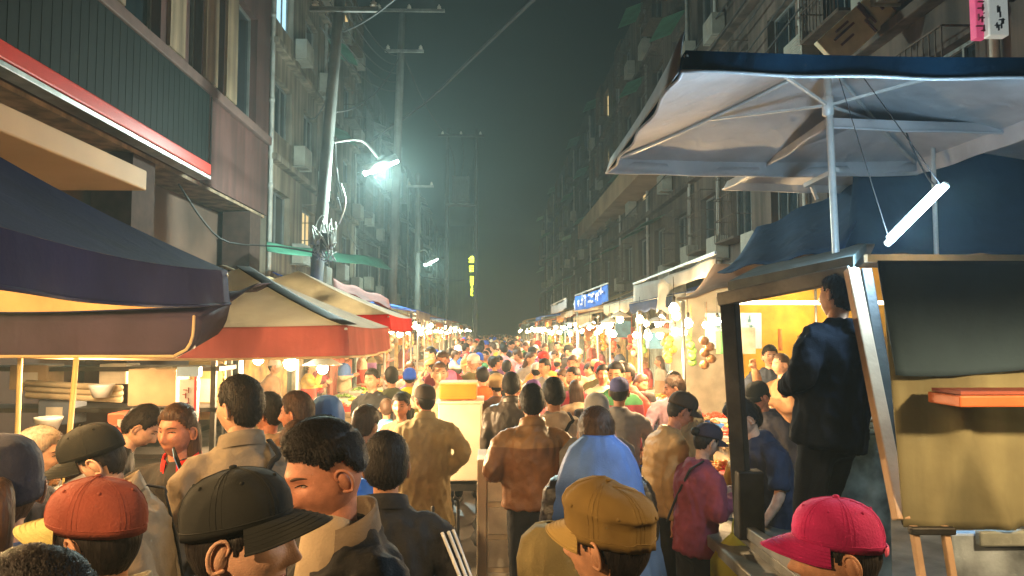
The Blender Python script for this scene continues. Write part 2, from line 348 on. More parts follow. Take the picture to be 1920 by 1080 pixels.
PEOPLE = []
def person(loc, rz, height=1.68, label='', group=None, skin=0, lean=0, yaw=0, pitch=0, roll=0, arms=('down', 'down'), hair='black', hstyle='short', htop=.016,
           hat=None, hatmat=None, visormat=None, top=None, topkind='jacket', bottom=None, hem=.80, bulk=1.0, detail=1, walk=.06, seed=1, collar=None, mask=None, extra=None, puff=0, name='person', longcoat=False, strands=None, hattilt=0, handcurl=.5):
    hi = detail >= 2; lo = detail == 0
    vox = {0: .024, 1: .015, 2: .010}[detail]
    root = empty(name, loc, rz, label, 'person', group); root.scale = (height / 1.70,) * 3
    sh = {}; 
    for i, s in enumerate((-1, 1)):
        S0 = np.array((s * .175, 0, 1.375)); e, w = ARMS[arms[i]] if isinstance(arms[i], str) else arms[i]
        f = lambda q: S0 + np.array((q[0] * s, q[1], q[2]))
        pts = bend(np.array([S0, S0 + (s * .025, 0, -.03), f(e), f(w)]), lean); sh[s] = pts
    legs = {s: np.array([(s * .085, 0, .90), (s * .095, s * walk * .5 + .02, .48), (s * .10, s * walk - .02, .085)]) for s in (-1, 1)}
    body = MB()
    nb = bend([(0, .005, 1.40), (0, .02, 1.47)], lean); Rh = Matrix.Rotation(yaw, 3, 'Z') @ Matrix.Rotation(-lean * .6 - pitch, 3, 'X') @ Matrix.Rotation(roll, 3, 'Y'); Rn = np.array(Rh)
    hc = nb[1] + np.array(Matrix.Rotation(-lean * .7 - pitch * .5, 3, 'X') @ Vector((0, .012, .115)))
    tor = bend([(0, 0, .82), (0, 0, .95), (0, 0, 1.1), (0, 0, 1.25), (0, -.005, 1.36), (0, 0, 1.42)], lean)
    body.tube(tor, [(.15, .10), (.155, .10), (.14, .095), (.155, .105), (.15, .09), (.07, .06)], (1, 0, 0), 16, 2)
    body.tube([nb[0] - (nb[1] - nb[0]), nb[0], nb[1], hc + Rn @ (0, -.02, -.03)], [.07, .056, .053, .055], (1, 0, 0), 12, 2)
    for s in (-1, 1):
        p = sh[s].copy(); p[0] = p[0] + (-s * .05, 0, -.05); p[1] = p[1] * .8 + p[2] * .2; body.tube(p, [.04, .042, .038, .026], (0, 1, 0), 10, 3)
        body.tube(legs[s], [.075, .052, .036], (1, 0, 0), 10, 3); a = legs[s][2]; body.tube([a + (0, -.05, -.04), a + (s * .01, .07, -.045), a + (s * .02, .15, -.06)], [.034, .036, .026], (1, 0, 0), 8, 2)
    ob = remesh(body, vox * 1.2, 'body', [SKINS[skin], LIP, BROW, DARK_EYE, EYEW], root, 3)
    m = MB(); hm = head_mesh(*{0: (26, 20), 1: (44, 36), 2: (84, 70)}[detail]); hv = np.concatenate(hm.v) @ Rn.T + hc; m.add(hv, hm.f); m.m = hm.m
    for s in (-1, 1): hand_mesh(m, sh[s][3], sh[s][3] - sh[s][2], s, handcurl, 0, 5 if lo else 8)
    me = m.mesh('x'); me.polygons.foreach_set('material_index', m.m); me.polygons.foreach_set('use_smooth', [True] * len(m.f))
    bm = bmesh.new(); bm.from_mesh(ob.data); bm.from_mesh(me); bm.to_mesh(ob.data); bm.free(); bpy.data.meshes.remove(me)
    H = Matrix.Translation(Vector(hc)) @ Rh.to_4x4()
    # clothes
    top = top or cloth('navy', (.02, .025, .045)); bottom = bottom or cloth('black', (.015, .015, .017))
    j = MB(); B = bulk
    z0 = hem
    if topkind != 'none':
        zs = [(z0, .19 + (.03 if longcoat else 0), .135 + (.02 if longcoat else 0)), ((z0 + .95) / 2, .185, .13), (.98, .18, .125), (1.1, .182, .125), (1.25, .192, .128), (1.345, .185, .118), (1.405, .125, .09), (1.455, .078, .072)]
        if z0 > .9: zs = [(z0, .18, .125)] + [q for q in zs if q[0] > z0 + .05]
        tp = bend([(0, (-.012 if z > 1.2 else 0), z) for z, _, _ in zs], lean); j.tube(tp, [(a * (B if z < 1.38 else 1), b * (B if z < 1.38 else 1)) for z, a, b in zs], (1, 0, 0), 22, 3, cap=.1)
        for s in (-1, 1):
            p = sh[s]; short = topkind == 'tee'
            q0 = p[0] + (-s * .085, 0, .0); q1 = p[0] + (-s * .018, 0, -.022); q2 = p[1] * .82 + p[2] * .18 + (0, 0, .0)
            q = np.array([q0, q1, q2, (p[1] + p[2]) / 2, p[2], (p[2] * .45 + p[3] * .55), p[3]]) if not short else np.array([q0, q1, q2, (p[1] + p[2]) / 2, p[2] * .85 + p[1] * .15])
            j.tube(q, [k * (.5 + .5 * B) for k in ((.048, .060, .066, .064, .058, .052, .044) if not short else (.048, .058, .066, .066, .064))], (0, 1, 0), 14, 3, cap=.15)
        jo = remesh(j, vox, {'jacket': 'jacket', 'tee': 'shirt', 'shirt': 'shirt', 'coat': 'coat', 'raincoat': 'raincoat'}.get(topkind, topkind), top, root, 4 if not puff else 3, (.011 if topkind != 'raincoat' else .014) * (.6 if lo else 1) * (0.5 if puff else 1), puff=puff, seed=seed)
        if collar is not None and not lo:
            c = MB(); V = []
            for t, (k, dz) in enumerate([(.072, -.035), (.078, .0), (.082, .028), (.088, .03), (.094, .002), (.1, -.028)]):
                a = np.linspace(.35, 2 * PI - .35, 26) + PI / 2; V.append(bend(np.stack([k * np.cos(a), k * .95 * np.sin(a) + .0, 1.45 + dz - .03 * np.sin(a)], -1), lean))
            c.grid(np.array(V)); c.build('collar', collar, root, True)
    t = MB(); t.tube([(0, 0, .78), (0, 0, .88), (0, 0, .98)], [(.165, .12), (.172, .122), (.16, .11)], (1, 0, 0), 18, 2)
    for s in (-1, 1):
        l = legs[s]; t.tube([l[0], (l[0] + l[1]) / 2, l[1], (l[1] + l[2]) / 2, l[2] + (0, 0, -.01)], [(.094, .098), (.085, .088), (.07, .072), (.062, .064), (.055, .06)], (1, 0, 0), 14, 3, cap=.1)
    remesh(t, vox * 1.3, 'trousers', bottom, root, 3, .004, (16, 16, 12), seed=seed + 3)
    if not lo or True:
        for s in (-1, 1):
            f = MB(); a = legs[s][2]; f.tube([a + (0, -.065, -.045), a + (0, .0, -.035), a + (s * .012, .09, -.045), a + (s * .02, .175, -.062)], [(.038, .036), (.042, .045), (.046, .036), (.036, .02)], (1, 0, 0), 8 if lo else 12, 2)
            f.build('shoe', cloth('shoe', (.03, .028, .027), rough=.5), root, True)
    # hair and hat, in the head's frame
    hmat = HAIRS.get(hair, HAIRS['black'])
    if hair:
        st = strands if strands is not None else {0: 0, 1: 1500, 2: 9000}[detail]
        hb = hair_mesh(*{0: (24, 14), 1: (48, 26), 2: (96, 52)}[detail], hstyle if hstyle in ('fade',) else 'short', htop * (.45 if hat else 1), 0 if hat else st, seed, bool(hat))
        if hstyle == 'long': lh = long_hair_mesh(seed); hb.add(lh.v[0], lh.f)
        if hstyle == 'bun': hb.ell((0, -.115, .04), (.036, .036, .034), 12, 8)
        if hstyle == 'tail': hb.tube([(0, -.1, .03), (0, -.15, .02), (0, -.165, -.06), (0, -.14, -.16), (0, -.12, -.22)], [.022, .034, .036, .028, .008], (1, 0, 0), 10, 3)
        ho = hb.build('hair', hmat, root, True); ho.matrix_local = H
    if hat:
        d, v = cap_mesh(hat, 32 if lo else 60); hn = {'knit': 'knit_hat'}.get(hat, 'cap')
        co = d.build(hn, hatmat, root, True); co.matrix_local = H @ Matrix.Rotation(hattilt, 4, 'X')
        if hat != 'knit': v.build('visor', visormat or hatmat, co, True)
    if mask:
        V = []; 
        for ph in np.linspace(-.98, -.08, 9):
            th = np.linspace(-1.25, 1.25, 25); V.append(head_shape(th, ph + 0 * th, True) * np.array((1.06, 1.0, 1)) + np.stack([0 * th, .006 * np.cos(th) + .002, 0 * th], -1))
        mm = MB(); mm.grid(np.array(V)); mo = mm.build('face_mask', mask, root, True); mo.matrix_local = H
    root['_h'] = 1
    info = dict(root=root, H=H, sh=sh, lean=lean, hc=hc, legs=legs, seed=seed)
    if extra: extra(info)
    del root['_h']
    PEOPLE.append((root.location.x, root.location.y)); return root
# extras worn by a person
def ex_strap(m, front=True):
    def f(i):
        b = MB(); k = np.linspace(0, 1, 12); pts = [(.11 - .27 * t, -.135 - .012 * math.sin(t * PI), 1.425 - .45 * t + (-.02 if t == 0 else 0)) for t in k]; pts = [(.1, -.04, 1.455)] + pts
        b.tube(bend(pts, i['lean']), [(.013, .005)] * len(pts), (1, 0, 0), 8, 2); b.build('strap', m, i['root'], True)
    return f
def ex_stripes(m):
    def f(i):
        for s in (-1, 1):
            p = i['sh'][s]
            for k in (-1, 0, 1):
                b = MB(); n = 9; pts = []
                for t in np.linspace(0, 1, n):
                    q = p[1] * (1 - t) + p[2] * t if t < 1 else p[2]; pts.append(q + np.array((s * .080 * math.cos(-.9 + k * .36), .080 * math.sin(-.9 + k * .36), .004)) * (1 - .12 * t))
                b.tube(pts, [(.005, .007)] * n, (0, 1, 0), 8, 1); b.build('sleeve_stripe', m, i['root'], True)
    return f
def ex_cape(m, z0=1.52, zb=1.0, r0=.075, r1=.30, hood=False, y0=-.02):
    def f(i):
        V = []; a = np.linspace(0, 2 * PI, 56, endpoint=False); prof = []
        if hood:
            hz = i['hc'][2]
            prof = [(.02, hz + .15, -.02), (.06, hz + .14, -.02), (.098, hz + .10, -.015), (.115, hz + .03, -.02), (.112, hz - .05, -.02), (.10, hz - .11, -.01)]
        else: prof = [(r0 * .95, z0 - .02, y0), (r0, z0, y0), (r0 * 1.06, z0 - .01, y0)]
        zt = prof[-1][1]
        for t in (.12, .25, .4, .55, .7, .85, 1): prof.append((r0 * 1.05 + (r1 - r0) * (t ** .62), zt - (zt - zb) * t ** 1.25, y0 * (1 - t)))
        for k, (r, z, y) in enumerate(prof):
            wv = np.stack([np.cos(a) * 2.2, np.sin(a) * 2.2, 0 * a + z * 1.5 + i['seed']], -1); rr = r * (1 + .07 * max(0, k - 3) / 6 * np.sin(a * 7 + k * .15 + i['seed']) + .10 * min(1, max(0, k - 2) / 4) * (1 - 2 * np.abs(vnoise(wv, 1.6)) ** .6) + .02 * np.sin(a * 13 + i['seed'])); ey = .72 if not (hood and k < 6) else 1.08
            V.append(np.stack([rr * np.cos(a), y + rr * ey * np.sin(a), z + .02 * np.sin(a * 3 + 1) * (k > 6)], -1))
        V = np.array(V); b = MB()
        if hood:
            n, mm = V.shape[:2]; 
            ff = [(q * mm + j, q * mm + (j + 1) % mm, (q + 1) * mm + (j + 1) % mm, (q + 1) * mm + j) for q in range(n - 1) for j in range(mm) if not (1 < q < 5 and .95 < (j + .5) / mm * 2 * PI < PI - .95)]
            b.add(bend(V.reshape(-1, 3), i['lean']), ff)
        else: b.grid(bend(V.reshape(-1, 3), i['lean']).reshape(V.shape), 0, True)
        o = b.build('hood' if hood else 'hood_cape', m, i['root'], True); sm = o.modifiers.new('t', 'SOLIDIFY'); sm.thickness = .004
    return f
def ex_pack(m):
    def f(i):
        b = MB(); b.box((0, -.2, 1.2), (.27, .13, .38)); o = b.build('backpack', m, i['root'], True, .045)
        p = MB(); p.box((0, -.275, 1.12), (.2, .03, .17)); p.build('backpack_pocket', m, o, True, .012)
    return f
def multi(*fs):
    def f(i):
        for g in fs: g(i)
    return f

# ------------------------------------------------------------------ setting: ground and buildings
ASPH = mat('asphalt', (.075, .068, .06), .55, var=.35, vs=1.2, bump=.4, bs=45, spec=.5)
g = MB(); g.box((0, 45, -.1), (300, 330, .2)); tag(g.build('ground', mat('far ground', (.05, .047, .042), .8, var=.3, vs=.3)), kind='structure')
g = MB(); g.box((0.3, 55, .002), (6.6, 140, .004)); tag(g.build('road', ASPH), kind='structure')
for x, nm in ((-4.3, 'pavement'), (5.0, 'pavement')):
    g = MB(); g.box((x, 55, .06), (2.6 if x < 0 else 2.8, 140, .13)); tag(g.build(nm, mat('paving', (.2, .18, .155), .8, var=.25, vs=3, bump=.4, bs=20), bevel=.02), kind='structure')

PANE = mat('pane dark', (.012, .018, .022), .12, bump=0, spec=.6); PANE_LIT = mat('pane lit', (.3, .5, .6), .3, bump=0, emit=((.45, .8, 1), .55))
PANE_WARM = mat('pane warm', (.5, .35, .15), .3, bump=0, emit=((1, .7, .3), .35))
FRAME = mat('window frame', (.16, .16, .15), .5, metal=.3); STEEL = mat('steel', (.42, .42, .4), .38, metal=.85, var=.2, vs=5, bump=.1); DARKSTEEL = mat('dark steel', (.05, .048, .045), .5, metal=.6, var=.3)
RUST = mat('rusty bars', (.10, .07, .05), .7, metal=.3, var=.3, vs=8); ACW = mat('aircon casing', (.26, .25, .21), .5, var=.15, vs=3)
def facade(root, out, L, z0, z1, depth, wall, wins, side_close=True):
    """front plane x=0 of the root, y 0..L; openings cut through it with reveals; wins = (ya,yb,za,zb,pane material,cross bars)"""
    ys = sorted({0, L} | {w[0] for w in wins} | {w[1] for w in wins}); zs = sorted({z0, z1} | {w[2] for w in wins} | {w[3] for w in wins})
    m = MB(); rv = .22
    for a, b in zip(ys, ys[1:]):
        for c, d in zip(zs, zs[1:]):
            if any(w[0] <= (a + b) / 2 <= w[1] and w[2] <= (c + d) / 2 <= w[3] for w in wins): continue
            m.add([(0, a, c), (0, b, c), (0, b, d), (0, a, d)], [(0, 1, 2, 3)])
    x = -out * rv
    for (ya, yb, za, zb, *_) in wins:
        m.add([(0, ya, za), (0, yb, za), (0, yb, zb), (0, ya, zb), (x, ya, za), (x, yb, za), (x, yb, zb), (x, ya, zb)], [(0, 1, 5, 4), (1, 2, 6, 5), (2, 3, 7, 6), (3, 0, 4, 7)])
    X = -out * depth
    m.add([(0, 0, z0), (X, 0, z0), (X, 0, z1), (0, 0, z1), (0, L, z0), (X, L, z0), (X, L, z1), (0, L, z1)], [(0, 1, 2, 3), (4, 7, 6, 5), (1, 5, 6, 2), (3, 2, 6, 7), (0, 4, 5, 1)])
    m.build('wall', wall, root)
    cache = {}
    for (ya, yb, za, zb, pm, bars) in wins:
        w, h = round(yb - ya, 3), round(zb - za, 3); key = (w, h, pm.name, bars)
        if key not in cache:
            f = MB(); t = .05
            f.box((x + out * .03, w / 2, t / 2), (.06, w, t)); f.box((x + out * .03, w / 2, h - t / 2), (.06, w, t))
            for y in (t / 2, w - t / 2): f.box((x + out * .03, y, h / 2), (.06, t, h - 2 * t))
            for k in range(1, bars + 1): f.box((x + out * .028, w * k / (bars + 1), h / 2), (.05, .04, h - 2 * t))
            p = MB(); p.add([(x + out * .012, .02, .02), (x + out * .012, w - .02, .02), (x + out * .012, w - .02, h - .02), (x + out * .012, .02, h - .02)], [(0, 1, 2, 3)])
            o = f.build('window', FRAME, root); q = p.build('pane', pm, o); cache[key] = (o, q)
        else:
            o0, q0 = cache[key]; o = o0.copy(); COL.objects.link(o); q = q0.copy(); COL.objects.link(q); q.parent = o
        o.location = (0, ya, za)
def fitted(name, mb_fn, mats, root, locs, smooth=False):
    o = None
    for l in locs:
        if o is None: o = mb_fn().build(name, mats, root, smooth)
        else: o = o.copy(); COL.objects.link(o)
        o.location = l
def cage_mb(out, w, h, d=.42):
    m = MB(); n = int(w / .13)
    for z in (0, h * .33, h * .66, h):
        m.bar((out * d, 0, z), (out * d, w, z), .022)
        for y in (0, w): m.bar((0, y, z), (out * d, y, z), .022)
    for k in range(n + 1): m.bar((out * d, w * k / n, 0), (out * d, w * k / n, h), .014)
    m.box((out * d / 2, w / 2, -.02), (d, w, .03)); return m
def ac_mb(out):
    m = MB(); m.box((out * .22, 0, .28), (.32, .82, .56)); 
    v = []; 
    for k in range(9): m.box((out * .387, -.12, .08 + k * .05), (.012, .46, .018))
    m.box((out * .2, -.3, -.02), (.4, .04, .04)); m.box((out * .2, .3, -.02), (.4, .04, .04)); return m
def awning_mb(out, w, d=.75, drop=.3):
    m = MB(); V = []
    for i in range(int(w / .06) + 1): 
        y = i * .06; k = .012 * (i % 2); V.append([(0, y, k), (out * d, y, k - drop), (out * d, y, k - drop - .012), (0, y, k - .012)])
    m.grid(np.array(V), 0, True); return m
def pipe_mb(z0, z1, r=.055):
    m = MB(); m.tube([(0, 0, z0), (0, 0, z1)], r, (1, 0, 0), 10)
    for z in np.arange(z0 + 1, z1, 2.2): m.tube([(0, 0, z), (0, 0, z + .09)], r * 1.3, (1, 0, 0), 10)
    return m

# brown corner building with the shop signboard (left)
BROWN = mat('brown tiled wall', (.075, .032, .026), .65, streak=.35, var=.15, vs=.8, bump=.25, bs=8); TAN = mat('tan render', (.26, .18, .11), .75, streak=.55, var=.2, vs=.7, bump=.2, bs=10)
bl = empty('shop_building', (-5.5, 2, 0), 0, 'brown tiled corner building with tall dark windows above a long black signboard', 'building')
wins = []
for (a, b) in ((6.4, 8.2), (9.0, 10.2), (11.35, 11.95), (12.7, 13.1), (13.75, 15.2)): wins += [(a, b, 6.9, 9.4, PANE, 0), (a, b, 10.6, 13.2, PANE, 1)]
facade(bl, 1, 16.2, 4.9, 16, 9, BROWN, wins)
fitted('pier', lambda: MB().box((.03, 0, 8.15), (.06, .62, 2.5)), TAN, bl, [(0, y, 0) for y in (8.6, 10.75, 12.32, 13.43)])
MB().box((.06, 8.1, 6.72), (.12, 16, .2)).build('string_course', mat('brown ledge', (.10, .055, .045), .7), bl, bevel=.02)
MB().box((-.9, 8.1, 2.4), (.3, 16, 4.8)).build('lower_wall', mat('lower wall', (.08, .048, .034), .7, var=.3, vs=1), bl)
MB().box((-1.2, 8.1, 4.87), (2.3, 16.1, .07)).build('soffit', TAN, bl)
fitted('column', lambda: MB().box((0, 0, 2.4), (.62, .75, 4.8)), mat('dark column', (.05, .028, .022), .85, var=.2, spec=.1), bl, [(-.3, 9.75, 0), (-.3, 15.3, 0), (-.3, 4.2, 0)])
MB().box((.25, 3.9, 3.98), (1.7, 7.2, .26)).build('canopy_slab', mat('canopy beige', (.50, .34, .18), .7, var=.1, vs=1), bl, bevel=.02)
sb = empty('signboard', (-5.42, 2, 0), 0, 'long black ribbed shop signboard with a glossy red strip along its foot', 'signboard')
m = MB(); m.box((.09, 5.6, 5.75), (.18, 12.2, 1.42))
for k in range(60): m.box((.181, .0 + k * .2, 5.75), (.006, .05, 1.40))
m.build('panel', mat('sign black', (.007, .010, .009), .75, spec=.1, var=.2, vs=2), sb)
MB().box((.17, 5.5, 4.99), (.34, 11.9, .2)).build('red_strip', mat('red gloss', (.55, .035, .02), .28, var=.05, spec=.6), sb, bevel=.02)
MB().box((.22, 5.5, 4.84), (.24, 11.9, .07)).build('metal_edge', STEEL, sb, bevel=.01)

# beige flats beyond (left)
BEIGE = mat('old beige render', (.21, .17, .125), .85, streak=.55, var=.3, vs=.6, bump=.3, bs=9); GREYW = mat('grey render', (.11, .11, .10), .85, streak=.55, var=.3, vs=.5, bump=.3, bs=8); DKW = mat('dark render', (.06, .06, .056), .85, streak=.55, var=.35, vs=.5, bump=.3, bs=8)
BRNW = mat('old brown render', (.105, .078, .06), .85, streak=.55, var=.35, vs=.4, bump=.3, bs=8)
GREENSH = mat('green corrugated sheet', (.06, .2, .13), .5, var=.2, vs=2); TINSH = mat('tin sheet', (.28, .27, .25), .5, metal=.5, var=.3, vs=2)
def flats(label, X, out, y0, y1, z1, wall, seed, floors, pitch=2.7, lit=(), cages=.5, acs=.4, ledge=None, z0=3.4):
    r = random.Random(seed); b = empty('apartment_building', (X, y0, 0), 0, label, 'building', 'old apartment buildings along the street')
    L = y1 - y0; n = int(L / pitch); wins = []; cg = []; ac = []; aw = []; st = L / n
    for fl in range(floors):
        z = z0 + .9 + fl * 3.0
        for k in range(n):
            y = st * k + st * .2; w = st * .55
            if z + 1.6 > z1: continue
            pm = PANE_LIT if (fl, k) in lit else (PANE_WARM if r.random() < .05 else PANE)
            wins.append((round(y, 2), round(y + w, 2), z, z + 1.5, pm, r.choice((1, 2))))
            if r.random() < cages: cg.append((0, y, z - .05))
            elif r.random() < .6: aw.append((0, y - .15, z + 1.85))
            if r.random() < acs: ac.append((0, y + w + .45, z - .3 - r.random() * .4))
    facade(b, out, L, 0, z1, 8, wall, wins)
    if cg: fitted('window_cage', lambda: cage_mb(out, st * .55, 1.6), RUST, b, cg)
    if ac: fitted('air_conditioner', lambda: ac_mb(out), ACW, b, ac)
    if aw: fitted('window_awning', lambda: awning_mb(out, st * .66), GREENSH if seed % 2 else TINSH, b, aw)
    fitted('drain_pipe', lambda: pipe_mb(2.5, z1 - .2), mat('pipe grey', (.3, .29, .26), .6), b, [(out * .09, st * k + .05, 0) for k in range(0, n, 2)], True)
    for zz in np.arange(z0 + .1, z1 - .5, 3.0): MB().box((out * .12, L / 2, zz), (.24, L - .02, .16)).build('ledge', wall, b, bevel=.02)
    if ledge: MB().box((out * .5, L / 2, ledge), (1.0, L - .04, .85)).build('balcony_front', mat('tan parapet', (.30, .20, .12), .8, var=.25, vs=.8), b, bevel=.02)
    pm = MB(); pm.box((-out * .15, L / 2, z1 + .3), (.3, L - .01, .6)); pm.build('parapet', wall, b)
    return b
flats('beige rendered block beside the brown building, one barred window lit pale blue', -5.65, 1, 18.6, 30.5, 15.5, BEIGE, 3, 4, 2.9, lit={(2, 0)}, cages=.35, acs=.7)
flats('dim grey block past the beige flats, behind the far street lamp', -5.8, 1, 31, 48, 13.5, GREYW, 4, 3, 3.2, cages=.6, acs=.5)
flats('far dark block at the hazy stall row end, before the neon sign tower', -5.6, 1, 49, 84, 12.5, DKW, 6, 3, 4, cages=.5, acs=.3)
ht = empty('hotel_building', (-2.6, 104, 0), 0, 'dark tower across the street end bearing the yellow neon sign', 'building')
facade(ht, 1, 14, 0, 17, 9, DKW, [(1 + k * 2.2, 2.3 + k * 2.2, 4 + f * 3, 5.6 + f * 3, PANE, 1) for k in range(6) for f in range(4)])
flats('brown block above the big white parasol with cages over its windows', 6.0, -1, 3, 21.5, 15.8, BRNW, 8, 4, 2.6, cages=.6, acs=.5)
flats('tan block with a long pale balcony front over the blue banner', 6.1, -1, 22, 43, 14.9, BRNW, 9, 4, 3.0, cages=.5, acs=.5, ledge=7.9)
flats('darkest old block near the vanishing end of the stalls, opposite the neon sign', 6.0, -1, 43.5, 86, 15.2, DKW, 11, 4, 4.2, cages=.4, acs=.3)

# neon sign
NEON = mat('neon yellow', (.8, .8, .05), .4, bump=0, emit=((.85, 1, .02), 14))
ns = empty('neon_sign', (-2.63, 103.55, 0), 0, 'vertical yellow neon sign reading HOTEL below two characters', 'sign')
def text_obj(s, size, loc, m, parent, rot=(PI / 2, 0, 0), ext=.02, name='lettering'):
    c = bpy.data.curves.new('t', 'FONT'); c.body = s; c.size = size; c.extrude = ext; c.align_x = 'CENTER'; c.align_y = 'CENTER'
    o = bpy.data.objects.new('t', c); COL.objects.link(o); dg = bpy.context.evaluated_depsgraph_get(); me = bpy.data.meshes.new_from_object(o.evaluated_get(dg)); bpy.data.objects.remove(o)
    me.materials.clear(); me.materials.append(m); q = link(name, me, parent); q.location = loc; q.rotation_euler = rot; return q
MB().box((0, .12, 10.2), (1.15, .16, 6.6)).build('panel', mat('sign back', (.02, .02, .02), .6), ns)
zt = P(887, 486, 103.5).z; zb = P(887, 546, 103.5).z
for k, ch in enumerate(['金', '日']): text_obj(ch, .95, (0, 0, zt - .1 - k * 1.3), NEON, ns, ext=.05)
for k, ch in enumerate('HOTEL'): text_obj(ch, .62, (0, 0, zt - 2.65 - k * .56), NEON, ns, ext=.05)

# shop signs on the brown block (upper right)
def strokes(n, w, h, seed):
    r = random.Random(seed); m = MB()
    for k in range(n):
        c = -h / 2 + h * (k + .5) / n; s = h / n * .36
        for _ in range(4):
            a = (r.uniform(-s, s), r.uniform(-s, s)); v = r.random() < .5
            m.box((a[0], 0, c + a[1]), (s * .22 if v else s * 1.5, .02, s * 1.5 if v else s * .22))
    return m
def blade_sign(label, loc, w, h, board, ink, n, seed, rz=0, tilt=0):
    s = empty('shop_sign', loc, rz, label, 'sign'); s.rotation_euler = (0, tilt, rz)
    MB().box((0, 0, 0), (w, .12, h)).build('board', board, s, bevel=.015); o = strokes(n, w, h * .92, seed).build('lettering', ink, s); o.location = (0, -.075, 0); 
    MB().box((w / 2 + .2, 0, h * .3), (.4, .05, .05)).build('bracket', DARKSTEEL, s); return s
blade_sign('pale upright shop sign with a column of dark characters over the parasol', P(1866, 20, 8.0), .22, .62, mat('sign white', (.62, .62, .58), .5, emit=((.9, 1, .95), .12)), mat('ink', (.04, .03, .04), .6), 5, 1)
blade_sign('narrow pink shop sign beside the pale upright one', P(1834, 26, 8.1), .13, .6, mat('sign pink', (.6, .1, .2), .5, emit=((1, .12, .3), .16)), mat('ink dark red', (.2, .02, .05), .6), 4, 2)
blade_sign('cream slanting shop sign with dark marks on the brown block', P(1640, 22, 10.6), .5, 2.0, mat('sign cream', (.55, .46, .3), .6), mat('ink brown', (.12, .05, .05), .6), 4, 3, 0, R(48))

# ------------------------------------------------------------------ poles, wires and street lamps
CONC = mat('concrete pole', (.15, .15, .14), .7, streak=.55, var=.25, vs=2, bump=.3, bs=20); CERAM = mat('ceramic insulator', (.6, .58, .52), .25, bump=0)
def insul(m, c): m.lathe([(0, .16), (.03, .16), (.035, .12), (.07, .1), (.04, .07), (.08, .04), (.04, 0), (0, 0)], c, 12)
def pole(label, base, top, r0, r1, arms=(), box=None):
    base = Vector(base); top = Vector(top); p = empty('utility_pole', base, 0, label, 'utility pole')
    t = top - base; m = MB(); m.tube([(0, 0, 0), t * .35, t * .7, t], [r0, r0 * .95, (r0 + r1) / 2, r1], (1, 0, 0), 16); m.build('shaft', CONC, p, True)
    for (z, w, n) in arms:
        c = t * (z / t.z); MB().box(c + Vector((w * .1, -.12, 0)), (w, .08, .09)).build('crossarm', STEEL, p)
        for k in range(n):
            q = MB(); insul(q, c + Vector((w * .1 + w * (-.42 + .84 * k / max(1, n - 1)), -.12, .045))); q.build('insulator', CERAM, p, True)
    if box:
        z, = box; c = t * (z / t.z); q = MB(); q.box(c + Vector((.16, -.16, 0)), (.2, .16, .34)); q.build('junction_box', DARKSTEEL, p, bevel=.02)
        q = MB(); rr = random.Random(4)
        for k in range(9):
            a = [c + Vector((.1 + rr.uniform(-.2, .3), -.2 + rr.uniform(-.1, .1), rr.uniform(-.4, .5))) for _ in range(5)]; q.tube(a, .012, (1, 0, 0), 5, 4)
        q.build('cable_bundle', mat('cable grey', (.25, .26, .24), .5), p, True)
        q = MB(); q.tube([c + Vector((.02, -.02, 0)), c + Vector((.0, -.02, .12))], [.2, .2], (1, 0, 0), 16); q.build('clamp', STEEL, p, True)
    return p
b0 = P(600, 545, 14.9); pole('thick concrete pole with a tangled junction box in front of the beige flats', (b0.x - .28, 14.9, 0), (P(642, -40, 14.9).x, 14.9, 9.6), .135, .10, [(8.6, 1.4, 2)], (P(605, 455, 14.9).z,))
pole('tall concrete pole with three insulators at its top, behind the bright street lamp', (-3.35, 24.5, 0), (-3.0, 24.5, 12.9), .16, .11, [(11.45, 1.3, 2), (12.85, 2.4, 3)])
pole('slender concrete pole holding the smaller far street lamp', (-3.3, 33.2, 0), (-3.3, 33.2, 9.2), .13, .1, [(8.6, 1.2, 2)])
tp = empty('transformer_pole', (-1.75, 38, 0), 0, 'twin poles with a crossbeam and transformer rising from the stall row', 'utility pole')
for x in (-.55, .95): m = MB(); m.tube([(x, 0, 0), (x + .05, 0, 12.6)], [.12, .09], (1, 0, 0), 12); m.build('shaft', mat('dark pole', (.05, .05, .048), .8), tp, True)
MB().box((.2, -.15, 12.2), (2.4, .1, .12)).build('crossarm', DARKSTEEL, tp); MB().box((.2, 0, 8.6), (1.6, .5, .1)).build('platform', DARKSTEEL, tp)
m = MB(); m.box((.2, 0, 9.4), (.9, .6, 1.3)); 
for k in range(7): m.box((-.2 + k * .13, -.34, 9.35), (.03, .1, 1.0))
m.build('transformer', DARKSTEEL, tp, bevel=.03)
for x in (-.75, .2, 1.2): m = MB(); insul(m, (x, -.15, 12.26)); m.build('insulator', CERAM, tp, True)
for i, (a, b) in enumerate((((-.6, -.1, 12.2), (-.1, -.2, 10)), ((.2, -.1, 12.2), (.2, -.2, 10)), ((1.0, -.1, 12.2), (.5, -.2, 10)))):
    m = MB(); a = Vector(a); b = Vector(b); m.tube([a, (a + b) / 2 + Vector((.15, -.1, 0)), b], .02, (1, 0, 0), 6, 4); m.build('lead_wire', DARKSTEEL, tp, True)
WIRE = mat('cable black', (.03, .03, .03), .6, bump=0)
def wire(label, pts, r=.016, sag=.0, m=WIRE):
    pts = [Vector(p) for p in pts]; q = []
    if len(pts) == 2:
        for k in range(15): t = k / 14; v = pts[0].lerp(pts[1], t); v.z -= sag * 4 * t * (1 - t); q.append(v)
    else: q = pts
    b = MB(); b.tube(q, r, (1, 0, 0), 6, 3 if len(pts) > 2 else 1); o = b.build('overhead_cable', m, None, True); tag(o, label, 'cable', 'overhead cables'); return o
wire('thick twisted cable bundle crossing the sky above the bright street lamp', [P(1010, -10, 17), P(905, 90, 21), P(800, 190, 26), P(690, 268, 24)], .05)
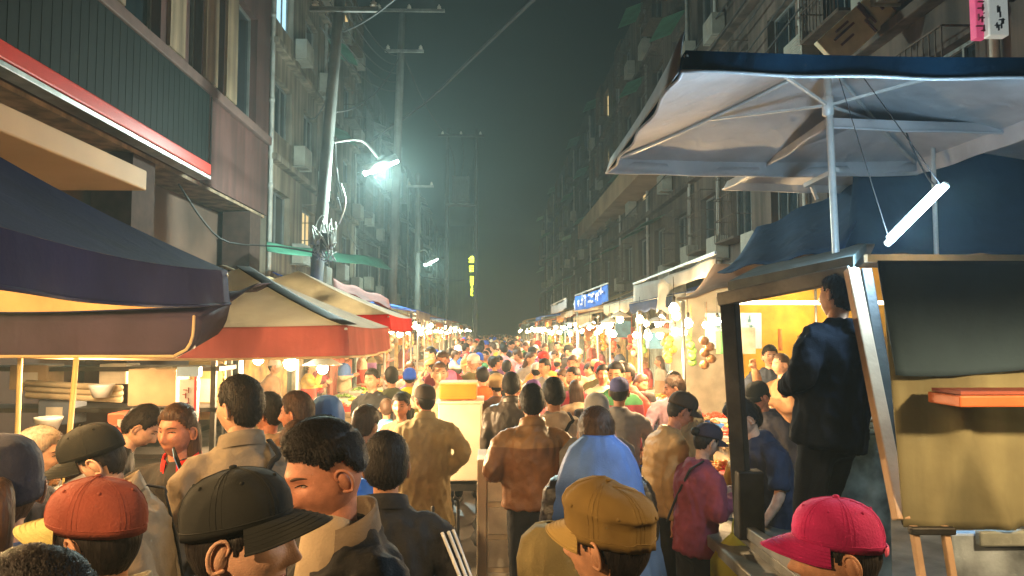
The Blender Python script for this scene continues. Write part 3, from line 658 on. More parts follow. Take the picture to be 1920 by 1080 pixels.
wire('thin cable running from the pole tops out over the street', [P(640, 60, 15), P(760, -20, 13)], .02, .1)
wire('cable between the lamp pole and the twin transformer poles', [(-3, 24.5, 11.5), (-2.2, 38, 12.3)], .02, .5)
wire('cable sagging from the thick pole to the lamp pole', [P(622, 210, 14.9), (-3.05, 24.5, 11.4)], .022, .5)
wire('loose drooping wire across the brown facade to the thick pole', [P(335, 345, 13), P(385, 420, 13.5), P(430, 455, 14), P(520, 462, 14.5), P(600, 475, 14.8)], .018)
wire('low cable from the far lamp pole along the haze', [P(795, 520, 33), P(870, 525, 36)], .02, .05)
wire('thin cable drooping beside the bright street lamp', [P(640, 345, 14.6), P(648, 380, 14.6), P(636, 420, 14.7)], .015, 0, CERAM)
rw = random.Random(12)
for k, nm in enumerate(('topmost', 'upper', 'middle', 'lower', 'lowest')):
    zz = 10.6 - k * .55; wire(f'{nm} dark cable strung along the facades behind the white parasol', [(5.7, 6 + k, zz), (5.75, 42 + 2 * k, zz - .4 + rw.uniform(-.3, .3))], .02, .5 + .15 * k)
    wire(f'{nm} dark cable looping from the thick pole to the beige flats', [(P(625 + k * 2, 150 + 55 * k, 14.9).x, 14.9, P(625, 150 + 55 * k, 14.9).z), (-5.5, 22 + 2.3 * k, 8.5 - .7 * k)], .016, .35)
    wire(f'{nm} dark cable running between the pole tops along the street', [(-3.1 - .1 * k, 14.9, 9.3 - .25 * k), (-3.15, 24.4, 11.3 - .3 * k)], .014, .4)
def street_lamp(label, a, b, polex, power, col, es):
    a, b = Vector(a), Vector(b); s = empty('street_lamp', (a + b) / 2, 0, label, 'street lamp'); d = (b - a).normalized(); c = (a + b) / 2
    up = Vector((0, 0, 1)); 
    m = MB(); m.tube([a - c + up * .05, b - c + up * .05], [(.11, .05), (.11, .05)], (0, 0, 1), 12); m.build('housing', STEEL, s, True)
    m = MB(); m.tube([a - c, b - c], [.05, .05], (1, 0, 0), 12); m.build('tube', mat('lamp glow ' + label[:5], (1, 1, 1), .5, bump=0, emit=(col, es)), s, True)
    e = Vector(polex) - c; m = MB(); m.tube([up * .1, up * .35 + e * .4, e], .03, (1, 0, 0), 8, 4); m.build('bracket_arm', STEEL, s, True)
    l = bpy.data.lights.new('street_light', 'POINT'); l.energy = power; l.color = col; l.shadow_soft_size = .12; o = bpy.data.objects.new('street_light', l); COL.objects.link(o); o.parent = s; o.location = d * 0 + Vector((.0, -.05, -.13)); return s
street_lamp('glaring white street lamp on an arm of the thick pole above the umbrellas', P(684, 325, 15.0), P(744, 302, 15.5), (-3.25, 14.95, 5.9), 1250, (.76, 1.0, .92), 80)
street_lamp('smaller white street lamp lower down, deeper in the haze', P(797, 497, 31), P(819, 486, 31.6), (-3.3, 33.1, 5.6), 330, (.72, 1.0, .85), 50)

# ------------------------------------------------------------------ umbrellas, awnings, stalls
def fabric(name, col, trans=.25, **k): return mat('fabric ' + name, col, k.pop('rough', .8), var=k.pop('var', .16), vs=k.pop('vs', 2.4), bump=.15, bs=40, trans=trans, spec=.2, fold=k.pop('fold', .35), **k)
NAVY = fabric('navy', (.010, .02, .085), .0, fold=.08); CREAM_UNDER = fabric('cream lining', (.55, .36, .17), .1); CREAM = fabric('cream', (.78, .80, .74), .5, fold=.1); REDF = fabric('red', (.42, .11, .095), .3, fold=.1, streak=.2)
PLUM = fabric('plum', (.06, .045, .075), .05); WHITEF = fabric('white', (.62, .62, .62), .3); TEAL = fabric('teal navy', (.008, .055, .11), .1); PIPING = mat('piping', (.62, .46, .25), .6, bump=0)
POLEW = mat('pole white', (.62, .62, .58), .4, bump=0, metal=.2); POLEY = mat('pole yellow', (.62, .48, .2), .45, bump=0)
def umbrella(label, c, hx, hy, zr, za, vh, top, under, val, trim, rz=0, pole=None, sagk=.10, flip=None, struts=False, hip=None, group='parasols over the stalls', polexy=(0, 0), poleb=0):
    u = empty('parasol', (c[0], c[1], 0), rz, label, 'parasol', group); N = 14
    def surf(off):
        sides = []
        for (sx, sy, ex, ey) in ((-1, -1, 1, -1), (1, -1, 1, 1), (1, 1, -1, 1), (-1, 1, -1, -1)):
            V = []
            for i in range(N + 1):
                t = i / N; row = []
                for k in range(13):
                    w = k / 12; x = (sx + (ex - sx) * w) * hx * t; y = (sy + (ey - sy) * w) * hy * t
                    z = za + (zr - za) * t - sagk * math.sin(PI * w) * t * (1 - .5 * t) - sagk * .6 * math.sin(PI * t) + off
                    row.append((x, y, z))
                V.append(row)
            sides.append(np.array(V))
        return sides
    m = MB()
    for V in surf(0): m.grid(V, 0)
    for V in surf(-.012): m.grid(V[:, ::-1], 1)
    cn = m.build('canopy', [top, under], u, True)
    per = []
    for (sx, sy, ex, ey) in ((-1, -1, 1, -1), (1, -1, 1, 1), (1, 1, -1, 1), (-1, 1, -1, -1)):
        for k in range(24): w = k / 24; per.append(((sx + (ex - sx) * w) * hx, (sy + (ey - sy) * w) * hy, w))
    O, I, bot = [], [], []
    for t in np.linspace(0, 1, 5):
        ro = []; ri = []
        for n, (x, y, w) in enumerate(per):
            z = zr - sagk * .5 * math.sin(PI * w) - vh * t; k = 1 + .012 * t * math.sin(n * .9) + (.02 * t)
            ro.append((x * k, y * k, z)); ri.append((x * k - .008 * np.sign(x) * (abs(x) > hx * .98), y * k - .008 * np.sign(y) * (abs(y) > hy * .98), z))
        O.append(ro); I.append(ri)
    m = MB(); m.grid(np.array(O), 0, True); m.grid(np.array(I)[:, ::-1], 1, True); m.build('valance', [val, under], u, True)
    m = MB(); pts = O[-1] + O[-1][:1]; m.tube(pts, .009, (0, 0, 1), 6); m.build('piping', trim, u, True)
    if hip:
        for sx, sy in ((1, -1),):
            m = MB(); pts = []
            for t in np.linspace(.0, 1.02, 10): pts.append((sx * hx * t, sy * hy * t, za + (zr - za) * min(t, 1) - sagk * .6 * math.sin(PI * min(t, 1)) + .006))
            m.tube(pts, [(.075, .004)] * 10, (0, 0, 0.01) if False else (-sy, sx, 0), 8); m.build('hip_cover', hip, u, True)
    for sx, sy in ((-1, -1), (1, -1), (1, 1), (-1, 1)):
        m = MB(); pts = [(sx * hx * t, sy * hy * t, za + (zr - za) * t - sagk * .6 * math.sin(PI * t) - .03) for t in np.linspace(0, 1, 9)]; m.tube(pts, .013, (1, 0, 0), 6); m.build('rib', POLEW, u, True)
        if struts:
            h = (polexy[0], polexy[1], struts); t = .5; e = (sx * hx * t, sy * hy * t, za + (zr - za) * t - sagk * .6 - .03); m = MB(); m.bar(h, e, .016); m.build('strut', POLEW, u)
    if pole is not None:
        m = MB(); m.tube([(polexy[0] + (poleb if z == 0 else 0), polexy[1], z if z else pole[2]) for z in (0, za - .02)], pole[0], (1, 0, 0), 12); m.build('pole', pole[1], u, True)
        if struts: m = MB(); m.tube([(polexy[0], polexy[1], struts - .06), (polexy[0], polexy[1], struts + .05)], .035, (1, 0, 0), 10); m.build('hub', POLEW, u, True)
    return u
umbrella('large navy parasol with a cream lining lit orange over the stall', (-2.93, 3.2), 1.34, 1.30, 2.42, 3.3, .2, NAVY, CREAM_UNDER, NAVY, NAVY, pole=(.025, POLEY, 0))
umbrella('cream parasol with a faded brick valance and dark hip covers', (-2.18, 6.55), 1.13, 1.13, 2.10, 2.62, .23, CREAM, CREAM, REDF, PIPING, pole=(.022, POLEW, 0), hip=mat('hip tape', (.05, .05, .045), .7), sagk=.035)
umbrella('smaller cream parasol with a bright red valance, beyond the brick one', (-2.35, 9.1), 1.26, 1.15, 2.24, 2.80, .17, CREAM, CREAM, fabric('bright red', (.55, .03, .035), .35), REDF, pole=(.022, POLEW, 0), sagk=.04)
ur = umbrella('big white square parasol with a dark blue valance high above the cart', (2.1, 4.48), 1.18, 1.08, 3.38, 3.77, .11, TEAL, WHITEF, TEAL, WHITEF, pole=(.022, POLEW, 1.0), struts=3.46, sagk=.04, poleb=.06)
m = MB(); V = []
for t in np.linspace(0, 1, 8):   # loose pale side flap along the street edge, curling up at its near corner
    V.append([(-1.185 - .03 * w, -1.08 + 2.16 * t, 3.37 - .10 * w + .10 * (1 - t) ** 4 * (1 - w)) for w in np.linspace(0, 1, 4)])
m.grid(np.array(V)); f = m.build('side_flap', WHITEF, ur, True); f.modifiers.new('s', 'SOLIDIFY').thickness = .006
m = MB(); V = [[(x, 1.085 + .02 * math.sin(x * 9), 3.36 - .07 * t - .05 * math.sin((x + 1.18) / 2.36 * PI)) for t in (0, .5, 1)] for x in np.linspace(-1.18, 1.18, 24)]
m.grid(np.array(V)); f = m.build('lining_band', WHITEF, ur, True); f.modifiers.new('s', 'SOLIDIFY').thickness = .006
umbrella('second pale canopy on a thin pole behind the big white parasol', (3.25, 5.6), 1.1, 1.0, 3.42, 3.75, .07, fabric('pale blue', (.35, .42, .5), .3), WHITEF, WHITEF, WHITEF, pole=(.016, POLEW, 1.0), sagk=.05, polexy=(-.05, -.4))

# low plum awning with orange piping and its yellow pole
aw = empty('low_awning', (-3.0, 4.75, 0), 0, 'low plum awning strip edged with glowing orange piping, under the navy parasol', 'awning')
xr = P(362, 620, 4.75).x + 3.0; zt = P(180, 592, 4.75).z; zb = P(180, 668, 4.75).z; O = []
for t in np.linspace(0, 1, 7):
    z = zt + (zb - zt) * t; rr = .12 * (1 - math.sqrt(max(0, 1 - max(0, (t - .35) / .65) ** 2))); row = [(x, .008 * math.sin(x * 7 + t * 2), z) for x in np.linspace(-1.2, xr - rr, 16)]
    row += [(xr - rr + .03 * (1 - t), .05, z), (xr - rr + .05 * (1 - t), .5, z + .1)]; O.append(row)
m = MB(); m.grid(np.array(O)); V = np.array(O[0]); m.grid(np.stack([V, V + np.array((0, .6, .18)), V + np.array((0, 1.1, .22))])); o = m.build('valance', PLUM, aw, True); o.modifiers.new('s', 'SOLIDIFY').thickness = .008
m = MB(); m.tube(O[-1], .012, (0, 0, 1), 8); m.tube([O[k][15] for k in range(7)], .010, (1, 0, 0), 8); m.tube([O[k][17] for k in range(7)], .008, (1, 0, 0), 8); m.build('piping', PIPING, aw, True)
pa, pb = P(143, 672, 4.7), P(120, 930, 4.55); m = MB(); m.tube([pa - aw.location, pb - aw.location, (pb.x + 3.0 - .07, -.35, .02)], .016, (1, 0, 0), 10); m.build('pole', POLEY, aw, True)
m = MB(); m.tube([P(38, 672, 5) - aw.location, Vector((P(34, 800, 5).x + 3.0, .25, .02))], .016, (1, 0, 0), 10); m.build('pole', POLEY, aw, True)

BULB = mat('bulb glow', (1, .8, .5), .4, bump=0, emit=((1, .66, .28), 40)); BULBW = mat('bulb white glow', (1, .9, .8), .4, bump=0, emit=((1, .86, .62), 36)); SOCK = mat('socket', (.05, .045, .04), .5, bump=0); ENAMEL = mat('enamel shade', (.62, .6, .55), .35, bump=0)
_bulbs = {}
def bulb(loc, r=.045, power=0, col=(1, .64, .32), white=False, shade=False, label=None, cordlen=.2, down=False):
    key = (round(r, 3), white, shade)
    if key not in _bulbs:
        b = empty('hanging_bulb', loc); m = MB(); m.lathe([(.012, r * 1.1), (r * .5, r * .85), (r, .1 * r), (r * .8, -r * .6), (r * .3, -r * .95), (.001, -r)], seg=12); m.build('glass', BULBW if white else BULB, b, True)
        m = MB(); m.tube([(0, 0, r * 1.05), (0, 0, r * 2.2)], .018, (1, 0, 0), 8); m.tube([(0, 0, r * 2), (0, .01, r * 2 + cordlen)], .004, (1, 0, 0), 5); m.build('socket', SOCK, b, True)
        if shade: m = MB(); m.lathe([(.03, r * 2.1), (.06, r * 1.9), (.17, r * .7), (.175, r * .65), (.06, r * 1.8)], seg=20); m.build('shade', ENAMEL, b, True)
        _bulbs[key] = [b, [o for o in COL.objects if o.parent == b]]
    else:
        b0, ks = _bulbs[key]; b = b0.copy(); COL.objects.link(b); b.location = loc
        for k in ks: c = k.copy(); COL.objects.link(c); c.parent = b
    tag(b, label or ('bare white bulb glowing under the stall awnings' if white else 'bare warm bulb glowing under the stall awnings'), 'light bulb', ('white' if white else 'warm') + ' bulbs under the stall awnings')
    if power:
        l = bpy.data.lights.new('bulb_light', 'SPOT' if down else 'POINT'); l.energy = power
        if down: l.spot_size = R(168); l.spot_blend = .35
        l.energy = power; l.color = col; l.shadow_soft_size = .05; o = bpy.data.objects.new('bulb_light', l); COL.objects.link(o); o.parent = b; o.location = (0, 0, -r - .07)
    return b
WOOD = mat('worn wood', (.30, .2, .11), .7, var=.3, vs=5, bump=.3, bs=30); CLOTHT = mat('table cloth', (.45, .36, .24), .8, var=.15)
FOODS = [mat('food ' + n, c, .45, var=.35, vs=30, bump=.6, bs=60) for n, c in (('red', (.5, .05, .02)), ('orange', (.6, .22, .03)), ('yellow', (.6, .42, .06)), ('green', (.12, .25, .04)), ('brown', (.2, .09, .03)), ('pale', (.55, .42, .28)))]
TRAYS = [mat('tray ' + n, c, .4, bump=0) for n, c in (('steel', (.5, .5, .48)), ('red', (.5, .04, .04)), ('blue', (.04, .15, .45)), ('white', (.6, .6, .56)))]
FN = ['red', 'orange', 'yellow', 'green', 'brown', 'pale']; TN = ['steel', 'red plastic', 'blue plastic', 'white']
TRAYLAB = {}
def tray(loc, w, d, food, tr, where, seed=1):
    lab = f'{TN[tr]} tray heaped with {FN[food]} snacks {where}'; TRAYLAB[lab] = TRAYLAB.get(lab, 0) + 1
    t = empty('food_tray', loc, 0, lab, 'tray', f'trays of food {where}'); m = MB(); h = .05
    m.box((0, 0, .006), (w, d, .012)); 
    for s in (-1, 1): m.box((s * (w / 2 + .004), 0, h / 2), (.008, d + .016, h)); m.box((0, s * (d / 2 + .004), h / 2), (w, .008, h))
    m.build('pan', TRAYS[tr], t); r = random.Random(seed); m = MB(); n = 26
    for k in range(n):
        x, y = r.uniform(-.42, .42) * w, r.uniform(-.42, .42) * d; hz = .05 * (1 - (2 * x / w) ** 2) * (1 - (2 * y / d) ** 2)
        m.ell((x, y, .035 + hz + r.uniform(0, .02)), (r.uniform(.025, .045), r.uniform(.02, .035), r.uniform(.015, .03)), 7, 5, 0, Matrix.Rotation(r.uniform(0, 3), 3, 'Z'))
    m.build('food', FOODS[food], t, True); return t
def table(label, loc, w, d, h, topm=WOOD, skirt=None, group='stall tables'):
    t = empty('stall_table', loc, 0, label, 'table', group); MB().box((0, 0, h - .02), (w, d, .04)).build('table_top', topm, t, bevel=.006)
    for sx in (-1, 1):
        for sy in (-1, 1): MB().box((sx * (w / 2 - .05), sy * (d / 2 - .05), (h - .04) / 2), (.045, .045, h - .04)).build('leg', STEEL, t)
    if skirt:
        m = MB(); a = [(-w / 2, -d / 2 - .012), (w / 2, -d / 2 - .012)]; V = []
        for k in range(40): u = k / 39; x = -w / 2 + w * u; V.append([(x, -d / 2 - .015 + .008 * math.sin(k * 1.3) * s, h - .03 - (h - .2) * s) for s in (0, .5, 1)])
        m.grid(np.array(V)); m.build('skirt', skirt, t, True)
    return t
AWC = [('tan', (.50, .34, .18)), ('blue', (.05, .15, .5)), ('orange', (.6, .28, .08)), ('grey', (.36, .35, .33)), ('rust red', (.42, .1, .06)), ('cream', (.58, .5, .36)), ('dull green', (.12, .25, .14)), ('dark blue', (.03, .06, .16))]
AWM = [fabric('awning ' + n, c, .35) for n, c in AWC]; ORD = ['first', 'second', 'third', 'fourth', 'fifth', 'sixth', 'seventh', 'eighth', 'ninth', 'tenth', 'eleventh', 'twelfth', 'thirteenth']
def stall(side, k, y, L, xf, zf, xb, zb, ci, flap=0, seed=0):
    nm = AWC[ci][0]; sd = 'across from the carts' if side < 0 else 'on the side of the white parasol'
    s = empty('market_stall', (xf, y, 0), 0, f'{ORD[k]} awning stall from the near end, {nm} cloth, {"row under the street lamps" if side < 0 else "row beside the white parasol"}', 'stall', 'awning stalls lining the street')
    r = random.Random(seed); W = xb - xf; V = []
    for i in range(9):
        t = i / 8; V.append([(W * t, L * u, zf + (zb - zf) * t - .07 * math.sin(PI * t) * (1 + .6 * math.sin(u * 9 + seed)) + .03 * math.sin(u * 14 + seed * 2) * t) for u in np.linspace(0, 1, 15)])
    m = MB(); m.grid(np.array(V)); o = m.build('awning', AWM[ci], s, True); o.modifiers.new('s', 'SOLIDIFY').thickness = .01
    V = []
    for u in np.linspace(0, 1, 22): V.append([(-side * -.0 + .012 * math.sin(u * 40) * t, L * u, zf - .01 - (.13 + flap) * t * (1 + .15 * math.sin(u * 22 + seed))) for t in (0, .35, .7, 1)])
    m = MB(); m.grid(np.array(V)); o = m.build('front_flap', AWM[(ci + (2 if r.random() < .4 else 0)) % 8], s, True); o.modifiers.new('s', 'SOLIDIFY').thickness = .008
    for x, z in ((W * .04, zf), (W * .96, zb)):
        for yy in (.06, L - .06): m = MB(); m.tube([(x, yy, 0), (x, yy, z - .04)], .02, (1, 0, 0), 8); m.build('post', STEEL, s, True)
    MB().box((W * .04, L / 2, zf - .05), (.035, L, .035)).build('front_beam', STEEL, s)
    MB().box((W * .40, L / 2, .80), (abs(W) * .4, L * .92, .06)).build('counter_top', STEEL if seed % 2 else WOOD, s); m = MB(); m.box((W * .40, L / 2, .42), (abs(W) * .36, L * .88, .68)); m.build('counter', mat('stall panel %d' % (seed % 4), [(.4, .3, .18), (.35, .34, .32), (.42, .12, .07), (.2, .25, .3)][seed % 4], .6, var=.25), s, bevel=.01)
    m = MB(); m.box((W * .86, L * .5, 1.25), (.06, L * .9, 1.5)); m.build('back_board', mat('back board %d' % (seed % 5), [(.5, .33, .12), (.45, .4, .3), (.5, .12, .08), (.3, .4, .42), (.55, .42, .1)][seed % 5], .7, var=.4, vs=4), s)
    bc = [(.5, .04, .03), (.55, .4, .06), (.5, .48, .42), (.06, .2, .4), (.1, .3, .12), (.55, .2, .05)]
    for q in range(4):
        c = bc[r.randrange(6)]; h = r.uniform(.18, .42); m = MB(); m.box((W * (.30 + .5 * r.random()), L * (.15 + .23 * q), 2.05 + r.uniform(-.25, .1)), (.02 if r.random() < .4 else r.uniform(.25, .5), r.uniform(.02, .4), h)); m.build('hanging_board', mat('hung board %d' % bc.index(c), c, .6, var=.3, vs=5), s)
    for q in range(3):
        m = MB(); x, y = W * (.12 + .3 * r.random()), L * (.2 + .3 * q)
        for e in range(5): m.ell((x + r.uniform(-.05, .05), y + r.uniform(-.05, .05), 1.95 - e * .07), (.06, .05, .055), 7, 5)
        m.tube([(x, y, 1.95), (x, y, 2.4)], .004, (1, 0, 0), 4); m.build('hanging_goods', FOODS[r.randrange(6)], s, True)
    return s
lefts = [(11.2, 2.6, 0), (14.0, 3.0, 1), (17.2, 3.0, 5), (20.4, 3.0, 0), (23.6, 3.2, 1), (27, 3.2, 2), (30.5, 3.4, 3), (34.2, 3.6, 0), (38.2, 4, 4), (42.8, 4.5, 5), (48, 5, 0), (54, 6, 2)]
for k, (y, L, ci) in enumerate(lefts): stall(-1, k, y, L, -1.5 + .12 * math.sin(k * 2.1), 2.36 + .1 * math.sin(k * 1.7) + k * .012, -4.1, 3.05 + .2 * math.sin(k * 2.6), ci, .05 * (k % 3), k)
rights = [(8.0, 2.6, 7), (10.8, 3.0, 3), (14.0, 3.2, 0), (17.4, 3.0, 5), (20.6, 3.2, 2), (24, 3.4, 0), (27.6, 3.4, 1), (31.2, 3.6, 4), (35, 4, 5), (39.3, 4.5, 0), (44.2, 5, 3), (49.6, 6, 2)]
for k, (y, L, ci) in enumerate(rights): stall(1, k, y, L, 2.0 + .12 * math.sin(k * 1.9), 2.46 + .1 * math.sin(k * 2.3) + k * .015, 4.8, 3.25 + .2 * math.sin(k * 1.6), ci, .04 * (k % 3), k + 20)
# food on the near stalls' counters
for k, (y, L, ci) in enumerate(rights[:5]):
    for j in range(4): tray((2.75 + .35 * (j % 2), y + .4 + j * L * .23, .832), .42, .36, (k + j * 2) % 6, (k + j) % 4, f'on the {ORD[k]} counter beside the white parasol', k * 9 + j)
for k, (y, L, ci) in enumerate(lefts[:3]):
    for j in range(4): tray((-2.25 - .35 * (j % 2), y + .4 + j * L * .23, .832), .42, .36, (k * 2 + j) % 6, (k + j + 1) % 4, f'on the {ORD[k]} counter under the street lamps', k * 7 + j + 50)
# bulbs
rb = random.Random(21)
for side, rows in ((-1, lefts), (1, rights)):
    for k, (y, L, ci) in enumerate(rows):
        n = 8 if y < 30 else 6
        for j in range(n):
            lit = (j in (0, 2, 4)) if y <= 32 else j == 2; x = side * ((1.5 if lit else 1.55) + rb.random() * (.2 if lit else 1.1)) + (.32 if side > 0 else 0); yy = y + L * (j + .5) / n
            far = y > 32
            pw = (85 * (.4 if j == 4 else 1) if lit else 0) if not far else (150 if lit else 0)
            bulb((x, yy, 2.16 + rb.uniform(-.16, .1)), .042 if rb.random() < .6 else .055, pw, (1, .59, .26), rb.random() < .3, shade=lit and j != 4, down=(j != 4))
bulb(P(545, 681, 6.4), .062, 150, (1, .66, .32), True, label='round white bulb shining beneath the brick red valance')
bulb(P(605, 691, 6.6), .05, 70, white=True, shade=True, label='shaded lamp of white enamel just right of the round shining bulb'); bulb(P(484, 674, 6.3), .045, 50, white=True, shade=True, label='shaded lamp of white enamel just left of the round shining bulb')
bulb((-2.35, 3.2, 2.36), .05, 60, (1, .62, .27), label='assumed bare bulb out of view under the big navy parasol')  # assumed, out of view: source of the orange glow on the parasol lining
bulb((-1.95, 2.05, 2.34), .05, 55, (1, .62, .27), label='added unseen bare bulb nearest the street under the navy parasol')  # second bulb added out of view, for light on the foreground people
bulb((-2.9, 5.25, 2.0), .045, 26, (1, .66, .32), label='assumed bare bulb over the dark stall table, hidden behind the plum awning')  # assumed bulb hidden by the awning, lifts the dim stall table
bulb((1.72, 6.9, 2.27), .05, 85, (1, .66, .32), True, label='round white bulb under the tan canvas roof')
bulb((-1.5, .15, 2.75), .05, 130, (1, .62, .29), shade=True, down=True, label='added unseen bulb assumed beside the camera, lighting the foreground people')  # added lamp, never in view: assumed source of the foreground's warm light
bulb((2.3, 1.5, 2.5), .05, 90, (1, .68, .34), shade=True, down=True, label='added unseen bulb assumed before the olive tarp, lighting tarp and foreground')  # added off to the side, unseen; brightens the olive tarp and the nearest people
bulb((-1.9, 8.4, 2.12), .05, 60, (1, .64, .3), label='bulb hung under the bright red parasol')
for (px, py, Y) in ((1240, 600, 9.0), (1268, 592, 9.4), (1215, 630, 10), (1150, 626, 12.2), (1290, 606, 8.6)): bulb(P(px, py, Y), .055, 70 if px in (1240, 1150, 1290) else 0, (1, .64, .3), True)

# banners and cloths hanging along the stalls on the parasol side
def banner(label, a, b, h, m, name='banner', sagn=0, cat='banner', strokesm=None):
    a, b = Vector(a), Vector(b); o = empty(name, a, 0, label, cat); d = b - a; V = []
    for u in np.linspace(0, 1, 24): V.append([tuple(d * u + Vector((.02 * math.sin(u * 19), .03 * math.sin(u * 13 + t * 2), -h * t * (1 + sagn * math.sin(u * 5 + 1)) - .04 * math.sin(PI * u)))) for t in np.linspace(0, 1, 6)])
    m_ = MB(); m_.grid(np.array(V)); c = m_.build('cloth', m, o, True); c.modifiers.new('s', 'SOLIDIFY').thickness = .006
    if strokesm:
        q = MB(); r = random.Random(3)
        for u in np.arange(.08, .95, .115):
            p = d * u; n = d.cross(Vector((0, 0, 1))).normalized()
            for _ in range(4):
                s = r.random() < .5; z = -h * r.uniform(.2, .8); q.box(p + n * .05 * (1 if n.y < 0 else -1) + Vector((0, 0, z)) + d.normalized() * r.uniform(-.08, .08), (.03 if s else .16, .012, h * .4 if s else .035), 0, d.to_track_quat('X', 'Z').to_matrix())
        q.build('lettering', strokesm, o)
    m_ = MB(); m_.bar((0, 0, .02), d + Vector((0, 0, .02)), .025); m_.build('rod', STEEL, o); return o
banner('bright blue banner with white writing hung on the stall fronts', P(1078, 556, 16), P(1140, 533, 13.2), .30, fabric('banner blue', (.04, .16, .6), .2), strokesm=mat('banner white', (.6, .65, .7), .7, bump=0))
banner('greyish white cloth drooping in bunches from the awning edge', P(1188, 535, 10.6), P(1342, 478, 6.6), .22, fabric('grey white', (.5, .52, .5), .4), 'cloth_sheet', .35, 'cloth')
banner('small pale banner beyond the blue one', P(1033, 574, 21), P(1062, 560, 18), .22, fabric('banner pale', (.5, .5, .5), .3))
m = MB(); V = [[(a * .16, .06 * math.sin(a * 3 + t * 4), -t * .34 + .03 * math.sin(a * 7)) for t in np.linspace(0, 1, 6)] for a in np.linspace(-1, 1, 12)]
m.grid(np.array(V)); o = m.build('plastic_bag', fabric('bag white', (.55, .57, .55), .4), None, True); o.location = P(1258, 528, 8.3); o.modifiers.new('s', 'SOLIDIFY').thickness = .004; tag(o, 'crumpled pale plastic sheet dangling below the grey white cloth', 'plastic sheet')
# dark blue tarp roof, tan sheet roof and their poles behind the parasol pole
def sheet(label, pts, m, name='tarp_roof', cat='tarp', nx=16, sag=.06):
    a, b, c, d = [Vector(p) for p in pts]; V = []
    for u in np.linspace(0, 1, nx):
        V.append([tuple(a.lerp(b, u).lerp(d.lerp(c, u), t) - Vector((0, 0, sag * math.sin(PI * t) + .02 * math.sin(u * 15 + t * 5)))) for t in np.linspace(0, 1, 10)])
    q = MB(); q.grid(np.array(V)); o = q.build(name, m, None, True); o.modifiers.new('s', 'SOLIDIFY').thickness = .01; tag(o, label, cat); return o
sheet('dark blue tarp sloping up behind the thin parasol pole', [P(1345, 512, 6.0), P(1580, 470, 4.9), P(1640, 330, 6.4), P(1420, 430, 7.6)], fabric('tarp blue', (.02, .06, .14), .25))
sheet('striped tan canvas roof over the cart beside the blue tarp', [P(1270, 560, 5.6), P(1600, 505, 4.2), P(1640, 455, 5.2), P(1340, 500, 6.6)], fabric('canvas tan', (.42, .33, .25), .35))
sheet('blue sheet hung across the cart rear under the light tube', [P(1580, 480, 5.2), P(1930, 480, 5.2), P(1930, 250, 5.8), P(1600, 330, 5.8)], fabric('sheet blue', (.02, .055, .11), .2), 'tarp_sheet')
sheet('green corrugated roof behind the thick concrete pole', [P(500, 470, 15.6), P(735, 505, 21), P(715, 485, 22), P(500, 455, 16.6)], GREENSH, 'tin_roof', 'roof sheet')
sheet('faded pink sheet roof beyond the bright red parasol', [P(630, 545, 11), P(735, 578, 11.2), P(728, 560, 12.4), P(625, 525, 12.4)], fabric('pink sheet', (.5, .2, .17), .4))

# ------------------------------------------------------------------ cart with the olive tarp (right)
TRIKE = mat('cart steel', (.20, .19, .16), .5, metal=.5, var=.35, vs=5, bump=.2); OLIVE = fabric('olive tarp', (.36, .33, .19), .3, fold=.12, var=.25, streak=.3); NAVT_FLARE = fabric('navy tarp', (.05, .09, .13), .05, fold=.15); OAK = mat('pale post', (.45, .30, .19), .6, var=.2, vs=4)
ct = empty('food_cart', (2.2, 3.9, 0), 0, 'street food cart on a flat bed with an olive tarp front, posts and dark roof', 'food cart'); CL = ct.location
def bar_part(name, a, b, w, h, m, parent=ct, bevel=.006): q = MB(); q.bar(Vector(a) - CL, Vector(b) - CL, w, h); return q.build(name, m, parent, bevel=bevel)
MB().box((.25, .05, .80), (2.3, 2.6, .07)).build('bed', TRIKE, ct, bevel=.01)
bar_part('bed_rail', P(1388, 985, 4.2), P(1560, 1105, 2.75), .05, .06, STEEL); bar_part('bed_rail', P(1392, 1003, 4.2), P(1560, 1135, 2.75), .045, .05, TRIKE)
bar_part('post', P(1396, 1000, 4.05), P(1368, 566, 3.95), .085, .07, DARKSTEEL); 
q = MB(); q.box(P(1404, 945, 4.0) - CL, (.14, .1, .36)); q.build('post_sleeve', DARKSTEEL, ct, bevel=.01)
bar_part('post', P(1690, 975, 2.95), P(1596, 505, 3.3), .055, .05, OAK)
bar_part('post', P(1706, 985, 2.98), P(1622, 505, 3.34), .05, .04, DARKSTEEL)
bar_part('roof_beam', P(1352, 562, 3.98), P(1600, 512, 3.32), .07, .07, TRIKE)
q = MB(); a = [P(1365, 545, 4.0), P(1600, 500, 3.3), P(1625, 470, 4.9), P(1420, 512, 5.6)]; a = [p - CL for p in a]; up = Vector((0, 0, .05)); q.add([*a, *[p + up for p in a]], [(3, 2, 1, 0), (4, 5, 6, 7), (0, 1, 5, 4), (1, 2, 6, 5), (2, 3, 7, 6), (3, 0, 4, 7)]); q.build('roof', mat('cart roof', (.09, .11, .10), .6, var=.3), ct)
V = []
x0 = P(1672, 700, 2.93).x - CL.x
for u in np.linspace(0, 1, 50):
    x = x0 + 1.5 * u - .0; row = []
    for t in np.linspace(0, 1, 30):
        z = 2.30 - 1.02 * t; fo = .010 * math.sin(u * 23 + 3 * t) * (t ** 1.3) + .045 * math.exp(-((u * 1.5 - .42 + (1 - t) * .42) / .045) ** 2) * t + .045 * math.exp(-((u * 1.5 - .12 - (1 - t) * .35) / .05) ** 2) * t
        row.append((x + .1 * (t - .5) * (1 - u) * .6, -.97 - fo, z - .01 * math.sin(u * 9)))
    V.append(row)
q = MB(); q.grid(np.array(V)); o = q.build('tarp', OLIVE, ct, True); o.modifiers.new('s', 'SOLIDIFY').thickness = .006
